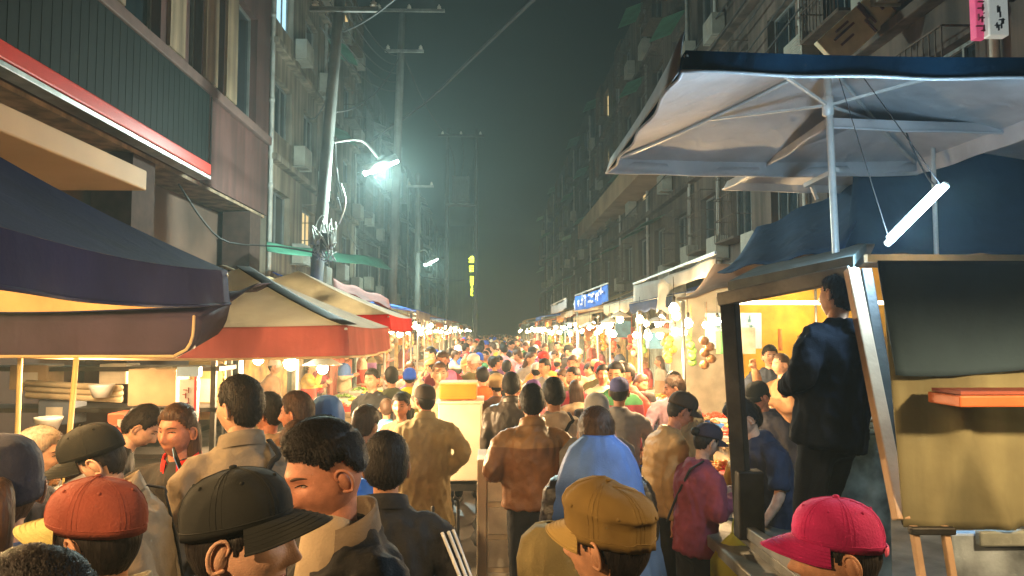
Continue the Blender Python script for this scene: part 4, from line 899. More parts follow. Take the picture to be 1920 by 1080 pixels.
V = []
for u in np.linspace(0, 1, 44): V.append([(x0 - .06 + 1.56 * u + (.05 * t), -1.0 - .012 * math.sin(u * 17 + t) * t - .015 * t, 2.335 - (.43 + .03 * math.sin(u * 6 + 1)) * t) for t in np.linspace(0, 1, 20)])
q = MB(); q.grid(np.array(V)); o = q.build('flare_flap', NAVT_FLARE, ct, True, 0); o.modifiers.new('s', 'SOLIDIFY').thickness = .008; o['label'] = 'added navy flap carrying the light tube flare over the upper tarp'  # added flap; its blue puts the light tube's flare into the upper tarp's colour
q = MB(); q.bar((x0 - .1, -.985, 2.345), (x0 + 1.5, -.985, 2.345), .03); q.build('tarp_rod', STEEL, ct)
q = MB(); q.box(P(1895, 748, 2.76) - CL, (.52, .2, .042)); q.build('shelf', mat('shelf orange', (.62, .16, .05), .45, var=.15), ct, bevel=.006)
q = MB(); q.box(P(1895, 733, 2.76) - CL, (.5, .18, .012)); q.build('shelf_lining', mat('shelf lining', (.3, .08, .05), .6), ct)
q = MB(); q.box((x0 + .88, -.93, .93), (1.3, .05, .64)); q.build('side_panel', mat('painted panel', (.30, .36, .42), .55, var=.5, vs=4, bump=.2), ct, bevel=.01)
q = MB(); q.box((x0 + .95, -.97, 1.235), (1.25, .04, .06)); q.build('panel_rail', mat('panel rail', (.3, .33, .3), .5, var=.3), ct, bevel=.008)
for px in (1712, 1770): bar_part('frame_tube', P(px, 985, 2.9), P(px + 22, 1120, 2.85), .028, .028, OAK)
bar_part('frame_tube', P(1705, 995, 2.88), P(1790, 995, 2.88), .03, .03, DARKSTEEL)
for wx, wy in ((-.75, -1.0), (-.75, 1.1), (1.2, 1.1), (1.2, -1.0)):
    w = MB(); a = np.linspace(0, 2 * PI, 25); w.tube([(wx, wy + .26 * math.cos(t), .30 + .26 * math.sin(t)) for t in a], .038, (1, 0, 0), 8); wo = w.build('wheel', mat('rubber', (.02, .02, .02), .8), ct, True)
    w = MB()
    for k in range(5): t = k * 2 * PI / 5; w.bar((wx, wy, .3), (wx, wy + .24 * math.cos(t), .3 + .24 * math.sin(t)), .02)
    w.build('rim', STEEL, wo)
# steel counter box standing in the cart
cb = empty('counter_box', (P(1590, 900, 3.55).x, 3.65, .835), 0, 'grey steel counter box with scuffed white marks standing on the cart bed', 'counter'); 
bx0 = P(1527, 850, 3.55).x - cb.location.x; bx1 = P(1668, 850, 3.55).x - cb.location.x; h = P(1580, 812, 3.55).z - .835
MB().box(((bx0 + bx1) / 2, 0, h / 2), (bx1 - bx0, .2, h)).build('box', mat('scuffed steel', (.16, .19, .18), .45, metal=.5, var=.6, vs=7, bump=.15), cb, bevel=.01)
MB().box(((bx0 + bx1) / 2, 0, h + .012), (bx1 - bx0 + .05, .24, .024)).build('top', mat('blue steel top', (.35, .42, .48), .35, metal=.5, var=.2), cb, bevel=.006)
MB().box((bx0 - .02, -.1, h / 2), (.04, .04, h)).build('edge_post', OAK, cb, bevel=.006)
tr_ = tray(cb.location + Vector(((bx0 + bx1) / 2 + .06, 0, h + .026)), .2, .18, 5, 0, 'on the grey counter box', 3); tr_.scale = (1, 1, .5)
q = MB(); q.lathe([(.0, .0), (.10, .0), (.14, .1), (.15, .105), (.135, .1), (.095, .012), (0, .012)], seg=24); o = q.build('basin', mat('green plastic', (.03, .42, .06), .35, bump=0), None, True); o.location = (P(1510, 975, 3.4).x + .1, 3.05, .835 + .09); o.scale = (1, 1, 1.3); tag(o, 'bright green plastic basin on the cart beside the dark standing man', 'basin'); o.location.z = .837
# fluorescent tube hung in the cart
a, b = P(1668, 452, 3.3), P(1768, 352, 3.05); lt = empty('light_tube', (a + b) / 2, 0, 'slanting white light tube glaring above the navy tarp', 'light tube'); c = (a + b) / 2
q = MB(); q.tube([a - c, b - c], .015, (1, 0, 0), 12); q.build('tube', mat('tube glow', (1, 1, 1), .5, bump=0, emit=((.66, .86, 1), 60)), lt, True)
n = Vector((.02, .05, .02)); q = MB(); q.bar(a - c + n, b - c + n, .02, .015); q.build('batten', ENAMEL, lt)
for p in (a, b): q = MB(); d = (p - c).normalized(); q.tube([p - c - d * .01, p - c + d * .02], .017, (1, 0, 0), 10); q.build('end_cap', ENAMEL, lt, True)
for p in (a, b): q = MB(); q.tube([p - c, (p - c).lerp(Vector((p.x + .03, 3.85, 3.5)) - c, .5), Vector((p.x + .03, 3.85, 3.5)) - c], .0025, (1, 0, 0), 5, 3); q.build('hanging_wire', WIRE, lt, True)
for t in (.2, .8):
    l = bpy.data.lights.new('tube_light', 'POINT'); l.energy = 24; l.color = (.45, .74, 1); l.shadow_soft_size = .08; o = bpy.data.objects.new('tube_light', l); COL.objects.link(o); o.parent = lt; o.location = (a - c).lerp(b - c, t) + Vector((-.02, -.06, -.02))
q = MB(); p0 = P(1700, 250, 3.9); q.tube([p0, P(1716, 290, 3.8), P(1745, 340, 3.6), b], .005, (1, 0, 0), 6, 4); tag(q.build('lamp_cord', WIRE, None, True), 'cord hanging from the parasol to the slanting light tube', 'cord')
q = MB(); q.bar(P(1510, 348, 5), P(1570, 318, 4.7), .03); q.bar(P(1522, 350, 4.95), P(1532, 374, 4.95), .02); tag(q.build('pole_bracket', POLEW, None), 'small hooked bar clamped to the parasol pole', 'bracket')

# lit shop booth with yellow wall behind the cart
sp = empty('shop_booth', (4.2, 9.6, 0), 0, 'brightly lit booth with an orange yellow wall and pale menu boards', 'shop'); SL = sp.location
q = MB(); q.box((.55, 1.2, 1.5), (2.6, .08, 3.0)); q.build('back_wall', mat('yellow wall', (.62, .36, .04), .6, var=.12), sp)
q = MB(); q.box((-1.2, .9, 1.45), (.9, .05, 2.9)); q.build('side_wall', mat('booth wall', (.22, .2, .16), .6, var=.15), sp)
for k, (px, w) in enumerate(((1405, .34), (1345, .34))):
    p = P(px, 620, 10.3) - SL; q = MB(); q.box(p, (w, .04, .5)); bo = q.build('menu_board', mat('menu board', (.35, .5, .5), .4, emit=((.8, .95, .9), .15)), sp, bevel=.01)
    s = strokes(5, w, .42, 9 + k); s.v = [v + np.array(p) + np.array((0, -.032, 0)) for v in s.v]; s.build('lettering', mat('menu ink', (.1, .25, .3), .6), bo)
q = MB(); q.box((.2, -.1, .55), (2.2, .6, 1.0)); q.build('counter', mat('booth counter', (.4, .35, .3), .4, metal=.3), sp, bevel=.01)
q = MB(); q.bar((-.8, .4, 2.45), (1.2, .4, 2.45), .05); q.build('ceiling_tube', mat('booth tube', (1, 1, 1), .4, emit=((1, .86, .55), 6)), sp)
l = bpy.data.lights.new('booth_light', 'POINT'); l.energy = 26; l.color = (1, .74, .36); l.shadow_soft_size = .2; o = bpy.data.objects.new('booth_light', l); COL.objects.link(o); o.parent = sp; o.location = (.2, .35, 2.3)

# ------------------------------------------------------------------ things in the middle of the street and at the near left stall
CREAMP = mat('cream panel', (.70, .60, .45), .55, var=.12, vs=3, bump=.1); GREYP = mat('grey drawer', (.6, .55, .47), .5, var=.2)
wc = empty('white_cart', (P(862, 800, 7.2).x, 7.5, 0), 0, 'tall cream box cart standing in the middle of the crowd', 'cart')
zt = P(862, 757, 7.2).z; MB().box((0, 0, (zt + .62) / 2), (.42, .6, zt - .62)).build('box', CREAMP, wc, bevel=.012); MB().box((0, 0, zt + .012), (.46, .64, .024)).build('lid', CREAMP, wc, bevel=.006)
MB().box((0, 0, .56), (.44, .62, .06)).build('chassis', DARKSTEEL, wc)
for sx in (-1, 1):
    for sy in (-1, 1):
        q = MB(); q.bar((sx * .17, sy * .24, .14), (sx * .17, sy * .24, .53), .035); l_ = q.build('leg', DARKSTEEL, wc); q = MB(); q.tube([(sx * .17 - .025, sy * .24, .075), (sx * .17 + .025, sy * .24, .075)], .075, (0, 0, 1), 16); q.build('caster', mat('rubber', (.02, .02, .02), .8), l_, True)
ob = MB().box((0, 0, .085), (.36, .4, .15)); cr = ob.build('crate', mat('orange crate', (.6, .2, .02), .55, var=.1), None, bevel=.01); cr.location = (wc.location.x - .02, 7.45, zt + .024); tag(cr, 'orange crate on top of the cream box cart', 'crate')
q = MB(); q.box((0, 0, .168), (.37, .41, .016)); q.build('crate_rim', mat('crate rim', (.6, .4, .15), .5), cr)
dc = empty('drawer_cabinet', (P(925, 1000, 5.5).x, 5.75, 0), 0, 'narrow cabinet with grey drawers and cream side beside the brown jacket man', 'cabinet')
zt = P(925, 862, 5.5).z; MB().box((-.085, 0, zt / 2 + .06), (.07, .5, zt - .12)).build('side_panel', CREAMP, dc, bevel=.006); MB().box((.075, .01, zt / 2 + .03), (.24, .48, zt - .18)).build('carcass', CREAMP, dc)
for k in range(4): MB().box((.075, -.24, .2 + k * .235), (.225, .03, .195)).build('drawer', GREYP, dc, bevel=.006)
for sx in (-.08, .15): q = MB(); q.tube([(sx - .02, -.18, .05), (sx + .02, -.18, .05)], .05, (0, 0, 1), 14); q.build('caster', mat('rubber', (.02, .02, .02), .8), dc, True)
ht_ = empty('hand_truck', (P(835, 1000, 5.4).x, 5.4, 0), 0, 'black folding hand truck standing beside the khaki coat', 'hand truck'); q = MB()
for sx in (-.09, .09): q.tube([(sx, 0, .06), (sx, 0, .8)], .013, (1, 0, 0), 8)
q.tube([(.09, 0, .78), (.088, .0, .84), (.06, 0, .86)], .013, (1, 0, 0), 8, 3)
for z in (.18, .34, .6): q.tube([(-.09, 0, z), (.09, 0, z)], .01, (0, 0, 1), 8)
q.build('frame', DARKSTEEL, ht_, True); MB().box((0, -.12, .03), (.24, .22, .012)).build('toe_plate', DARKSTEEL, ht_)
for sx in (-.12, .12): q = MB(); q.tube([(sx - .015, .03, .06), (sx + .015, .03, .06)], .06, (0, 0, 1), 14); q.build('wheel', mat('rubber', (.02, .02, .02), .8), ht_, True)
# near left stall
DKM = mat('dark kit', (.035, .032, .03), .5, var=.3); 
table('dark stall table with cooking gear under the low plum awning', (-3.0, 5.7, 0), 2.3, .7, .86, DKM, DKM, None)
q = empty('cardboard_box', P(300, 758, 5.9), 0, 'large tan cardboard box on the shelf behind the stall', 'box'); MB().box((0, 0, .14), (.36, .3, .28)).build('carton', mat('cardboard', (.36, .27, .16), .8, var=.12), q, bevel=.006); MB().box((0, -.0, .283), (.05, .302, .006)).build('tape', mat('tape', (.45, .36, .22), .4), q)
sh = empty('shelf_rack', (-3.35, 6.3, 0), 0, 'dark shelf rack carrying rolled mats and boxes behind the stall', 'shelf')
for z in (1.05, 1.42, 1.75): MB().box((0, 0, z), (2.3, .4, .035)).build('shelf', DKM, sh)
for sx in (-1.1, 1.1):
    for sy in (-.18, .18): MB().box((sx, sy, .95), (.04, .04, 1.9)).build('post', DARKSTEEL, sh)
q = MB()
for k in range(3): q.tube([P(50, 718 + k * 11, 6.0 + .02 * k), P(228, 728 + k * 10, 6.0 + .02 * k)], [(.025, .03)] * 2, (1, 0, 0), 10, 1)
tag(q.build('rolled_mats', mat('mat tan', (.42, .34, .22), .8, var=.2), None, True), 'tan rolled mats stacked on the shelf rack', 'mats')
q = empty('notice_stand', P(352, 760, 5.6), 0, 'narrow white notice stand with a red edge and blue header', 'sign'); MB().box((0, 0, -.02), (.11, .05, .42)).build('board', mat('notice white', (.55, .52, .46), .6), q, bevel=.004); MB().box((.066, -.004, .0), (.02, .05, .46)).build('edge', mat('notice red', (.5, .04, .05), .5), q)
MB().box((.01, -.008, .25), (.16, .06, .07)).build('header', mat('notice blue', (.3, .42, .55), .5), q); o = strokes(4, .1, .3, 5).build('lettering', mat('notice ink', (.3, .05, .05), .6), q); o.location = (0, -.032, -.02); o.scale = (.6, .5, 1); MB().box((0, .01, -.7), (.03, .03, .95)).build('stem', DARKSTEEL, q)
for k, (px, py, Y, lab) in enumerate(((90, 808, 5.5, 'small white bowl stack on the dark stall table'), (190, 745, 5.9, 'steel pot on the shelf rack behind the stall'))):
    q = MB(); q.lathe([(0, 0), (.06, 0), (.09, .08), (.095, .1), (.085, .1), (.055, .015), (0, .015)], seg=18); o = q.build('bowl' if k == 0 else 'pot', TRAYS[3 if k == 0 else 0], None, True); o.location = P(px, py, Y); tag(o, lab, 'bowl' if k == 0 else 'pot')
for k, (px, py, Y, w, h, col, lab) in enumerate(((70, 706, 6.2, .3, .2, (.3, .22, .13), 'small brown carton on the top of the shelf rack'), (225, 700, 6.25, .22, .16, (.45, .42, .36), 'pale carton on the upper shelf beside the rolled mats'), (118, 770, 6.2, .26, .2, (.1, .12, .16), 'dark plastic tub under the rolled mats'), (255, 790, 5.6, .3, .14, (.5, .12, .06), 'red plastic tub on the dark stall table'), (395, 730, 6.6, .3, .5, (.4, .28, .12), 'tall carton behind the notice stand'))):
    m = MB(); m.box((0, 0, 0), (w, .24, h)); o = m.build('carton' if k != 3 else 'tub', mat('carton %d' % k, col, .75, var=.2, vs=5), None, bevel=.008); o.location = P(px, py, Y); tag(o, lab, 'box'); m = MB(); m.box((0, -.122, 0), (w * .5, .004, h * .4)); m.build('sticker', mat('carton sticker', (.5, .47, .4), .6), o)
for k in range(3): tray((-3.4 + .55 * k, 5.65, .862), .4, .4, (4, 1, 5)[k], (0, 0, 3)[k], 'under the low plum awning', 80 + k)
def shop_bag(label, p, m, s=1):
    b = MB(); V = []
    for z, w, d in ((0, .12, .07), (.1, .15, .1), (.22, .14, .09), (.3, .09, .05), (.36, .03, .02)):
        a = np.linspace(0, 2 * PI, 28, endpoint=False); k = 1 + .1 * np.sin(a * 5 + z * 20) + .05 * np.sin(a * 11 + z * 9); V.append(np.stack([w * k * np.cos(a) * s, d * k * np.sin(a) * s, 0 * a + (z - .4) * s], -1))
    b.grid(np.array(V), 0, True); o = b.build('shopping_bag', m, None, True); o.location = p; h = MB(); h.tube([(-.03 * s, 0, -.06 * s), (-.02 * s, 0, .03 * s), (.02 * s, 0, .03 * s), (.03 * s, 0, -.06 * s)], .006, (0, 1, 0), 6, 3); h.build('handle', m, o, True); return tag(o, label, 'shopping bag')
shop_bag('yellow green plastic bag hanging at the cart bed corner', P(1383, 985, 4.3), fabric('bag yellow', (.45, .42, .05), .4), 1.1)
shop_bag('red plastic bag hanging low below the yellow green one', P(1378, 1068, 4.25), fabric('bag red', (.5, .05, .03), .4), .8)
# yellow folded trolley on the right
q = empty('shopping_trolley', (P(1262, 1000, 5.2).x, 5.2, 0), 0, 'small folding shopping trolley with a yellow base and thin handle', 'trolley'); m = MB(); m.tube([(0, 0, .1), (0, .02, .95), (-.08, .02, .98), (-.08, .02, .9)], .009, (1, 0, 0), 8, 2); m.build('handle', DARKSTEEL, q, True); MB().box((0, -.06, .1), (.2, .26, .05)).build('base', mat('yellow plastic', (.62, .42, .03), .4), q, bevel=.012)
for sx in (-.1, .1): m = MB(); m.tube([(sx - .012, -.1, .055), (sx + .012, -.1, .055)], .05, (0, 0, 1), 14); m.build('wheel', mat('rubber', (.02, .02, .02), .8), q, True)
table('cream skirted table of snacks in front of the tan puffer jacket', (P(1310, 850, 5.9).x, 6.2, 0), .8, .6, .86, WOOD, CLOTHT)
for k in range(3): tray((P(1310, 850, 5.9).x - .26 + .26 * k, 6.15, .862), .23, .42, (0, 2, 1)[k], (2, 3, 1)[k], 'on the cream skirted table', 90 + k)

# ------------------------------------------------------------------ the people one can tell apart
def at(px, py, Y, hat=0.0):
    p = P(px, py, Y); return (p.x, Y, 0), p.z - hat
LEFT, RIGHT, CAM, AWAY = 90, -90, 180, 0
def who(px, py, Y, face, label, hat_h=0, dz=0, **k):
    loc, h = at(px, py, Y, hat_h); 
    lean = k.get('lean', 0); pit = k.get('pitch', 0)
    h = h / (1 - .30 * (1 - math.cos(lean)) * 1.2 - .02 * min(1, pit * 2))
    return person((loc[0], loc[1] , dz), R(face), h - dz, label, **k)
C = cloth
BLK = C('black', (.014, .014, .016)); NVY = C('navy', (.018, .024, .05)); CHAR = C('charcoal', (.035, .034, .034)); KHAKI = C('khaki', (.26, .20, .10)); OLV = C('olive', (.16, .125, .05)); TAUPE = C('taupe', (.20, .165, .12))
BEIGEC = C('beige', (.34, .26, .165)); TANP = C('tan puffer', (.40, .25, .10), rough=.55); MAROON = C('maroon', (.22, .045, .07)); YEL = C('yellow rain', (.6, .38, .02), rough=.4); BLUEC = C('blue cloth', (.07, .16, .46), rough=.6); BLUEH = C('blue hood', (.10, .22, .45), rough=.6)
LEATH = C('brown leather', (.19, .075, .022), rough=.45, bump=.3, bs=90, vs=5, var=.3, spec=.5, yoke=(1.30, (.30, .15, .045))); BLEATH = C('black leather', (.02, .018, .018), rough=.38, bump=.35, bs=90, spec=.5); DLEATH = C('dark leather', (.05, .038, .03), rough=.42, bump=.35, bs=80, spec=.5)
WHT = C('white', (.62, .6, .55)); REDC = C('red', (.5, .03, .025)); MASKW = C('mask white', (.68, .66, .62), bump=.05); OLIVECAP = C('olive cap', (.20, .125, .03), bump=.3, bs=900); OLIVECAPV = C('olive visor', (.34, .23, .07), bump=.3, bs=900)
REDCAP = C('red cap', (.27, .06, .035), var=.2); VISY = C('yellow visor', (.42, .36, .12)); MAG = C('magenta cap', (.40, .010, .11), var=.15); BLKCAP = C('black cap', (.012, .013, .011), bump=.3, bs=900); TROU = C('dark trousers', (.02, .02, .024)); JEANS = C('jeans', (.05, .07, .13)); BROWNC = C('brown', (.15, .08, .045)); GRY = C('grey', (.22, .21, .2))
PINK = C('pink', (.5, .17, .18))

# foreground
def ex_capstrap(m):
    def f(i):
        b = MB(); a = np.linspace(PI - .62, PI + .62, 12); b.tube([(.093 * math.sin(t), .112 * math.cos(t) - .004, .022) for t in a], [(.003, .011)] * 12, (1, 0, 0), 8, 1); o = b.build('cap_strap', m, i['root'], True); o.matrix_local = i['H']
    return f
def ex_inner(m):
    def f(i):
        b = MB(); b.tube(bend([(0, .05, 1.30), (0, .045, 1.42), (0, .03, 1.475)], i['lean']), [(.09, .075), (.075, .06), (.066, .058)], (1, 0, 0), 16, 2); b.build('undershirt', m, i['root'], True)
    return f
who(424, 874, 1.52, -95, 'man in a plain black cap seen in profile, peak pointing at the bareheaded man', .03, skin=1, hat='cap', hatmat=BLKCAP, detail=2, pitch=.0, hattilt=.1, hair='black', htop=.012, top=CHAR, collar=CHAR, seed=3)
who(645, 812, 2.02, 130, 'bareheaded man with cropped hair looking down, black jacket over beige', 0, skin=2, detail=2, pitch=.30, hstyle='fade', htop=.022, top=BLK, collar=C('tan collar', (.16, .12, .08)), extra=ex_inner(BEIGEC), seed=5, bulk=1.05)
who(212, 906, 1.72, 84, 'man in a faded red cap with a yellowish visor, turned to the stall', .02, skin=0, hat='cap', hattilt=.12, hatmat=REDCAP, visormat=VISY, detail=2, pitch=.12, htop=.012, top=C('grey beige collar', (.33, .29, .2)), collar=C('grey beige collar', (.33, .29, .2)), seed=7)
who(1163, 908, 1.72, 48, 'person in an olive field cap with a round peak, seen from behind', .03, skin=0, hat='field', hatmat=OLIVECAP, visormat=OLIVECAPV, detail=2, pitch=.02, htop=.01, top=C('dark green', (.035, .04, .022)), collar=OLV, seed=9, yaw=.15)
who(1593, 938, 1.76, 84, 'person in a magenta baseball cap beside the food cart', .02, skin=0, hat='cap', hatmat=MAG, detail=2, pitch=.02, hstyle='short', htop=.014, top=BROWNC, seed=11, extra=ex_capstrap(C('strap pink', (.6, .1, .2))))
who(90, 1078, 1.14, 60, 'head of black hair at the picture corner, closest below the red cap man', 0, skin=0, detail=2, pitch=.1, top=BLK, seed=13, htop=.02)
who(5, 822, 1.95, 30, 'person with a navy knit hat and ponytail in a blue jacket at the picture edge', .02, skin=1, hat='knit', hatmat=C('navy knit', (.018, .02, .04)), hair='brown', hstyle='tail', top=C('deep blue', (.02, .06, .2)), detail=1, seed=15)
who(1030, 985, 2.25, 20, 'person in an olive hood lined in navy just behind the field cap', .03, hair=None, top=OLV, bulk=1.1, detail=1, seed=17, extra=multi(ex_cape(OLV, hood=True, zb=1.05, r1=.27)), pitch=.2)
# left group
who(58, 812, 3.4, -80, 'grey haired woman in profile at the stall edge', 0, skin=1, hair='grey', htop=.02, top=NVY, detail=1, seed=19, pitch=.1)
who(150, 768, 4.35, -75, 'stallholder in a black shirt leaning over with bare arms', 0, skin=1, lean=.45, pitch=.35, topkind='tee', top=BLK, arms=('reachdown', 'reachdown'), htop=.02, detail=1, seed=21)
who(300, 796, 2.85, 110, 'person in a black cap and white face mask bending down', .02, skin=1, hat='cap', hatmat=BLKCAP, mask=MASKW, lean=.25, pitch=.35, roll=.0, top=BEIGEC, collar=BEIGEC, detail=1, seed=23, extra=ex_strap(BLK), hattilt=.1)
who(350, 762, 3.7, 165, 'brown haired woman in a red scarf holding up a phone', 0, skin=2, hair='brown', hstyle='long', top=CHAR, arms=('phone', 'up'), detail=1, seed=25, collar=C('red scarf', (.6, .02, .015)), lean=.05)
ph = MB(); ph.box((0, 0, 0), (.07, .009, .14)); o = ph.build('phone', BLK, None, bevel=.003); o.location = P(335, 868, 3.4); o.rotation_euler = (R(20), R(30), R(-60)); q = MB(); q.box((0, -.006, 0), (.062, .003, .128)); q.build('screen', mat('phone screen', (.2, .4, .5), .2, bump=0, emit=((.5, .8, 1), .12)), o); tag(o, 'phone with a lit screen held by the woman in a red scarf', 'phone')
who(455, 714, 3.35, 35, 'short haired man in a taupe jacket turning to the stall, back to us', 0, skin=1, yaw=.55, top=TAUPE, collar=TAUPE, bulk=1.1, detail=1, seed=27, extra=ex_strap(BLK))
who(510, 742, 4.7, 60, 'dark haired man in a cream jacket beside the taupe jacket', 0, skin=2, yaw=.3, top=BEIGEC, detail=1, seed=29)
who(566, 742, 4.5, 80, 'person with brown hair in an orange brown top facing the shaded lamps', 0, skin=2, hair='brown', top=C('rust', (.4, .14, .05)), detail=1, seed=31, htop=.022)
who(612, 742, 4.8, 20, 'person in a blue rain hood among the left stall customers', .03, hair=None, top=BLUEH, topkind='raincoat', detail=1, seed=33, extra=ex_cape(BLUEH, hood=True, zb=1.05, r1=.27))
who(560, 800, 3.9, 30, 'short person with tousled dark brown hair behind the taupe jacket', 0, hair='brown', top=CHAR, detail=1, seed=35, htop=.024)
who(622, 795, 3.7, 10, 'person with brown hair in a bright blue jacket behind the cropped hair man', 0, hair='brown', top=C('bright blue', (.03, .13, .5), rough=.5), detail=1, seed=37, htop=.02)
who(682, 770, 5.0, -30, 'curly haired child in a mustard jacket beside the khaki coat', 0, hair='brown', top=C('mustard', (.5, .27, .04)), detail=1, seed=39, htop=.032, hstyle='short')
who(724, 826, 2.9, 5, 'youth in a black track jacket with white sleeve stripes', 0, skin=0, top=BLK, collar=BLK, extra=ex_stripes(C('stripe white', (.7, .7, .68))), hair='black', detail=1, seed=41, htop=.026, arms=('bent', 'bent'))
who(760, 738, 6.6, 160, 'woman with long black hair glancing back over her shoulder beside the khaki coat', 0, skin=2, hstyle='long', top=BROWNC, detail=1, seed=43, lean=.1, yaw=.2)
who(797, 722, 6.05, 8, 'man in a long khaki coat and dark cap, one elbow out', .02, skin=2, hat='cap', hatmat=C('dark brown cap', (.05, .035, .025)), top=KHAKI, topkind='coat', hem=.52, longcoat=True, collar=KHAKI, bulk=1.2, arms=('down', 'pocket'), detail=1, seed=45, yaw=.5, bottom=C('khaki trousers', (.2, .16, .08)))
who(725, 750, 7.6, 10, 'person in a light blue raincoat beyond the woman with long hair', 0, top=C('light blue', (.1, .4, .65), rough=.5), topkind='raincoat', hair='brown', detail=0, seed=47)
# middle
who(998, 726, 5.1, 3, 'man in a brown leather jacket with a tan yoke, back to the camera', 0, top=LEATH, collar=C('tan leather', (.30, .15, .045), rough=.45), bottom=BLK, bulk=1.12, arms=('bent', 'pocket'), detail=1, seed=49, hem=.88)
who(1120, 775, 3.55, 2, 'person in a blue hood cape over a black leather jacket, seen from behind', 0, hair='brown', htop=.022, top=BLEATH, detail=1, seed=51, extra=ex_cape(BLUEC, 1.60, .88, .075, .30, y0=-.035), bulk=1.05)
who(1120, 738, 5.0, 4, 'person wearing a white knit cap beyond the blue hood', .02, hat='knit', hatmat=WHT, top=GRY, detail=1, seed=53)
who(1040, 714, 5.75, 10, 'man in a pale jacket with a black strap across his back', 0, top=C('pale stone', (.44, .36, .26)), extra=ex_strap(BLK), detail=1, seed=55, htop=.02)
who(958, 702, 6.9, -4, 'man in a dark creased leather jacket walking away ahead of the brown jacket', 0, top=DLEATH, detail=1, seed=57, collar=DLEATH)
who(932, 700, 8.1, 12, 'person in a tan beanie beside the dark leather jacket', .02, hat='knit', hatmat=C('tan knit', (.36, .25, .12)), top=BROWNC, detail=0, seed=59)
who(1000, 712, 7.6, 0, 'person in a purple beanie hidden behind the brown leather jacket', .02, hat='knit', hatmat=C('purple knit', (.12, .05, .2)), top=PINK, detail=0, seed=61)
who(905, 690, 9.4, 5, 'person in an orange red coat near the orange crate', .0, top=C('orange red', (.6, .1, .02)), detail=0, seed=63)
who(1232, 738, 5.1, -82, 'man in a tan quilted puffer and dark cap bending over the food', .02, skin=2, hat='cap', hatmat=C('dark brown cap', (.05, .035, .025)), top=TANP, puff=.009, bulk=1.1, lean=.2, pitch=.35, arms=('reachdown', 'down'), detail=1, seed=65, hem=.86, bottom=BLK)
who(1300, 797, 4.65, -72, 'woman in a maroon jacket and dark cap looking at her hands', .02, skin=1, hat='cap', hatmat=C('purple black cap', (.03, .022, .035)), hair='black', hstyle='bun', top=MAROON, bulk=1.08, lean=.1, pitch=.3, arms=('phone', 'phone'), detail=1, seed=67, bottom=TROU, extra=ex_strap(BLK))
who(1428, 762, 5.3, 40, 'person in a yellow raincoat behind the dark cart post', 0, hair='black', top=YEL, topkind='raincoat', hem=.5, longcoat=True, lean=.1, pitch=.2, arms=('front', 'front'), detail=1, seed=69)
who(1462, 752, 4.75, 100, 'stallholder in a navy shirt stooping behind the cart post', 0, skin=1, top=NVY, topkind='tee', lean=.35, pitch=.4, arms=('reachdown', 'reachdown'), detail=1, seed=71, htop=.024)
who(1452, 716, 6.2, 110, 'man in a dark cap just behind the stooping stallholder', .02, skin=2, hat='cap', hatmat=BLKCAP, top=C('slate', (.07, .07, .09)), lean=.2, pitch=.3, detail=1, seed=73)
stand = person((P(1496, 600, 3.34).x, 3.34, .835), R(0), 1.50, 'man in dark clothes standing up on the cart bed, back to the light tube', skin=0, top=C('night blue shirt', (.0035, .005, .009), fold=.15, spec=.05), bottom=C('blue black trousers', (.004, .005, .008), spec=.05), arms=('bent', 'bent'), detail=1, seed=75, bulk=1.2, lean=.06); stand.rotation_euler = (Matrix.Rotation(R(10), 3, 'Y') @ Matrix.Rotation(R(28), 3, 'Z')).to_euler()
who(1442, 650, 9.2, 172, 'woman stallholder in a dark top standing in the lit booth', 0, skin=1, top=C('dark blue shirt', (.018, .026, .045)), arms=('front', 'front'), detail=1, seed=77, hstyle='bun')
who(1265, 700, 7.6, 150, 'stallholder in a pale purple top facing the street behind the food trays', 0, skin=2, top=C('mauve', (.36, .24, .3)), arms=('front', 'reach'), detail=1, seed=79)
who(1308, 706, 7.0, 80, 'person in a grey green jacket beside the stallholder, leaning in', 0, skin=2, top=C('grey green', (.24, .22, .15)), lean=.3, arms=('reach', 'reach'), detail=1, seed=81, hair='brown')
who(1160, 708, 6.4, -20, 'person in a grey padded vest and striped cap beside the food stalls', .02, hat='cap', hatmat=C('blue cap', (.08, .09, .25)), top=GRY, puff=.006, detail=1, seed=83, arms=('front', 'reach'))
who(1078, 690, 8.6, 130, 'person in a maroon coat passing between walkers', 0, top=C('crimson', (.38, .03, .05)), detail=0, seed=85)
who(1130, 686, 9.0, 175, 'person in a cream jacket facing the camera beyond the white knit cap', 0, skin=2, top=C('cream jacket', (.55, .45, .32)), detail=1, seed=87)
who(1018, 668, 12.5, 10, 'person in a vivid pink raincoat deep in the crowd', 0, top=C('vivid pink', (.62, .10, .38), rough=.4), topkind='raincoat', hair=None, extra=ex_cape(C('vivid pink', (.62, .10, .38), rough=.4), hood=True, zb=1.05, r1=.26), detail=0, seed=89)
who(768, 690, 9.6, 5, 'person in a bright blue hat and yellow green vest', .02, hat='knit', hatmat=C('vivid blue', (.02, .09, .6)), top=C('yellow green', (.5, .5, .03)), detail=0, seed=91)
who(700, 694, 8.2, 160, 'man in a black jacket facing the camera near the brick valance', 0, skin=2, top=BLK, detail=1, seed=93)
who(735, 690, 8.8, 20, 'person in a dark green jacket with their back turned near the blue hat', 0, top=C('dark green', (.035, .04, .022)), detail=0, seed=95)
who(845, 694, 9.0, 165, 'person in a pink hat behind the orange crate', .02, hat='knit', hatmat=C('pink knit', (.6, .15, .3)), top=GRY, detail=0, seed=97)

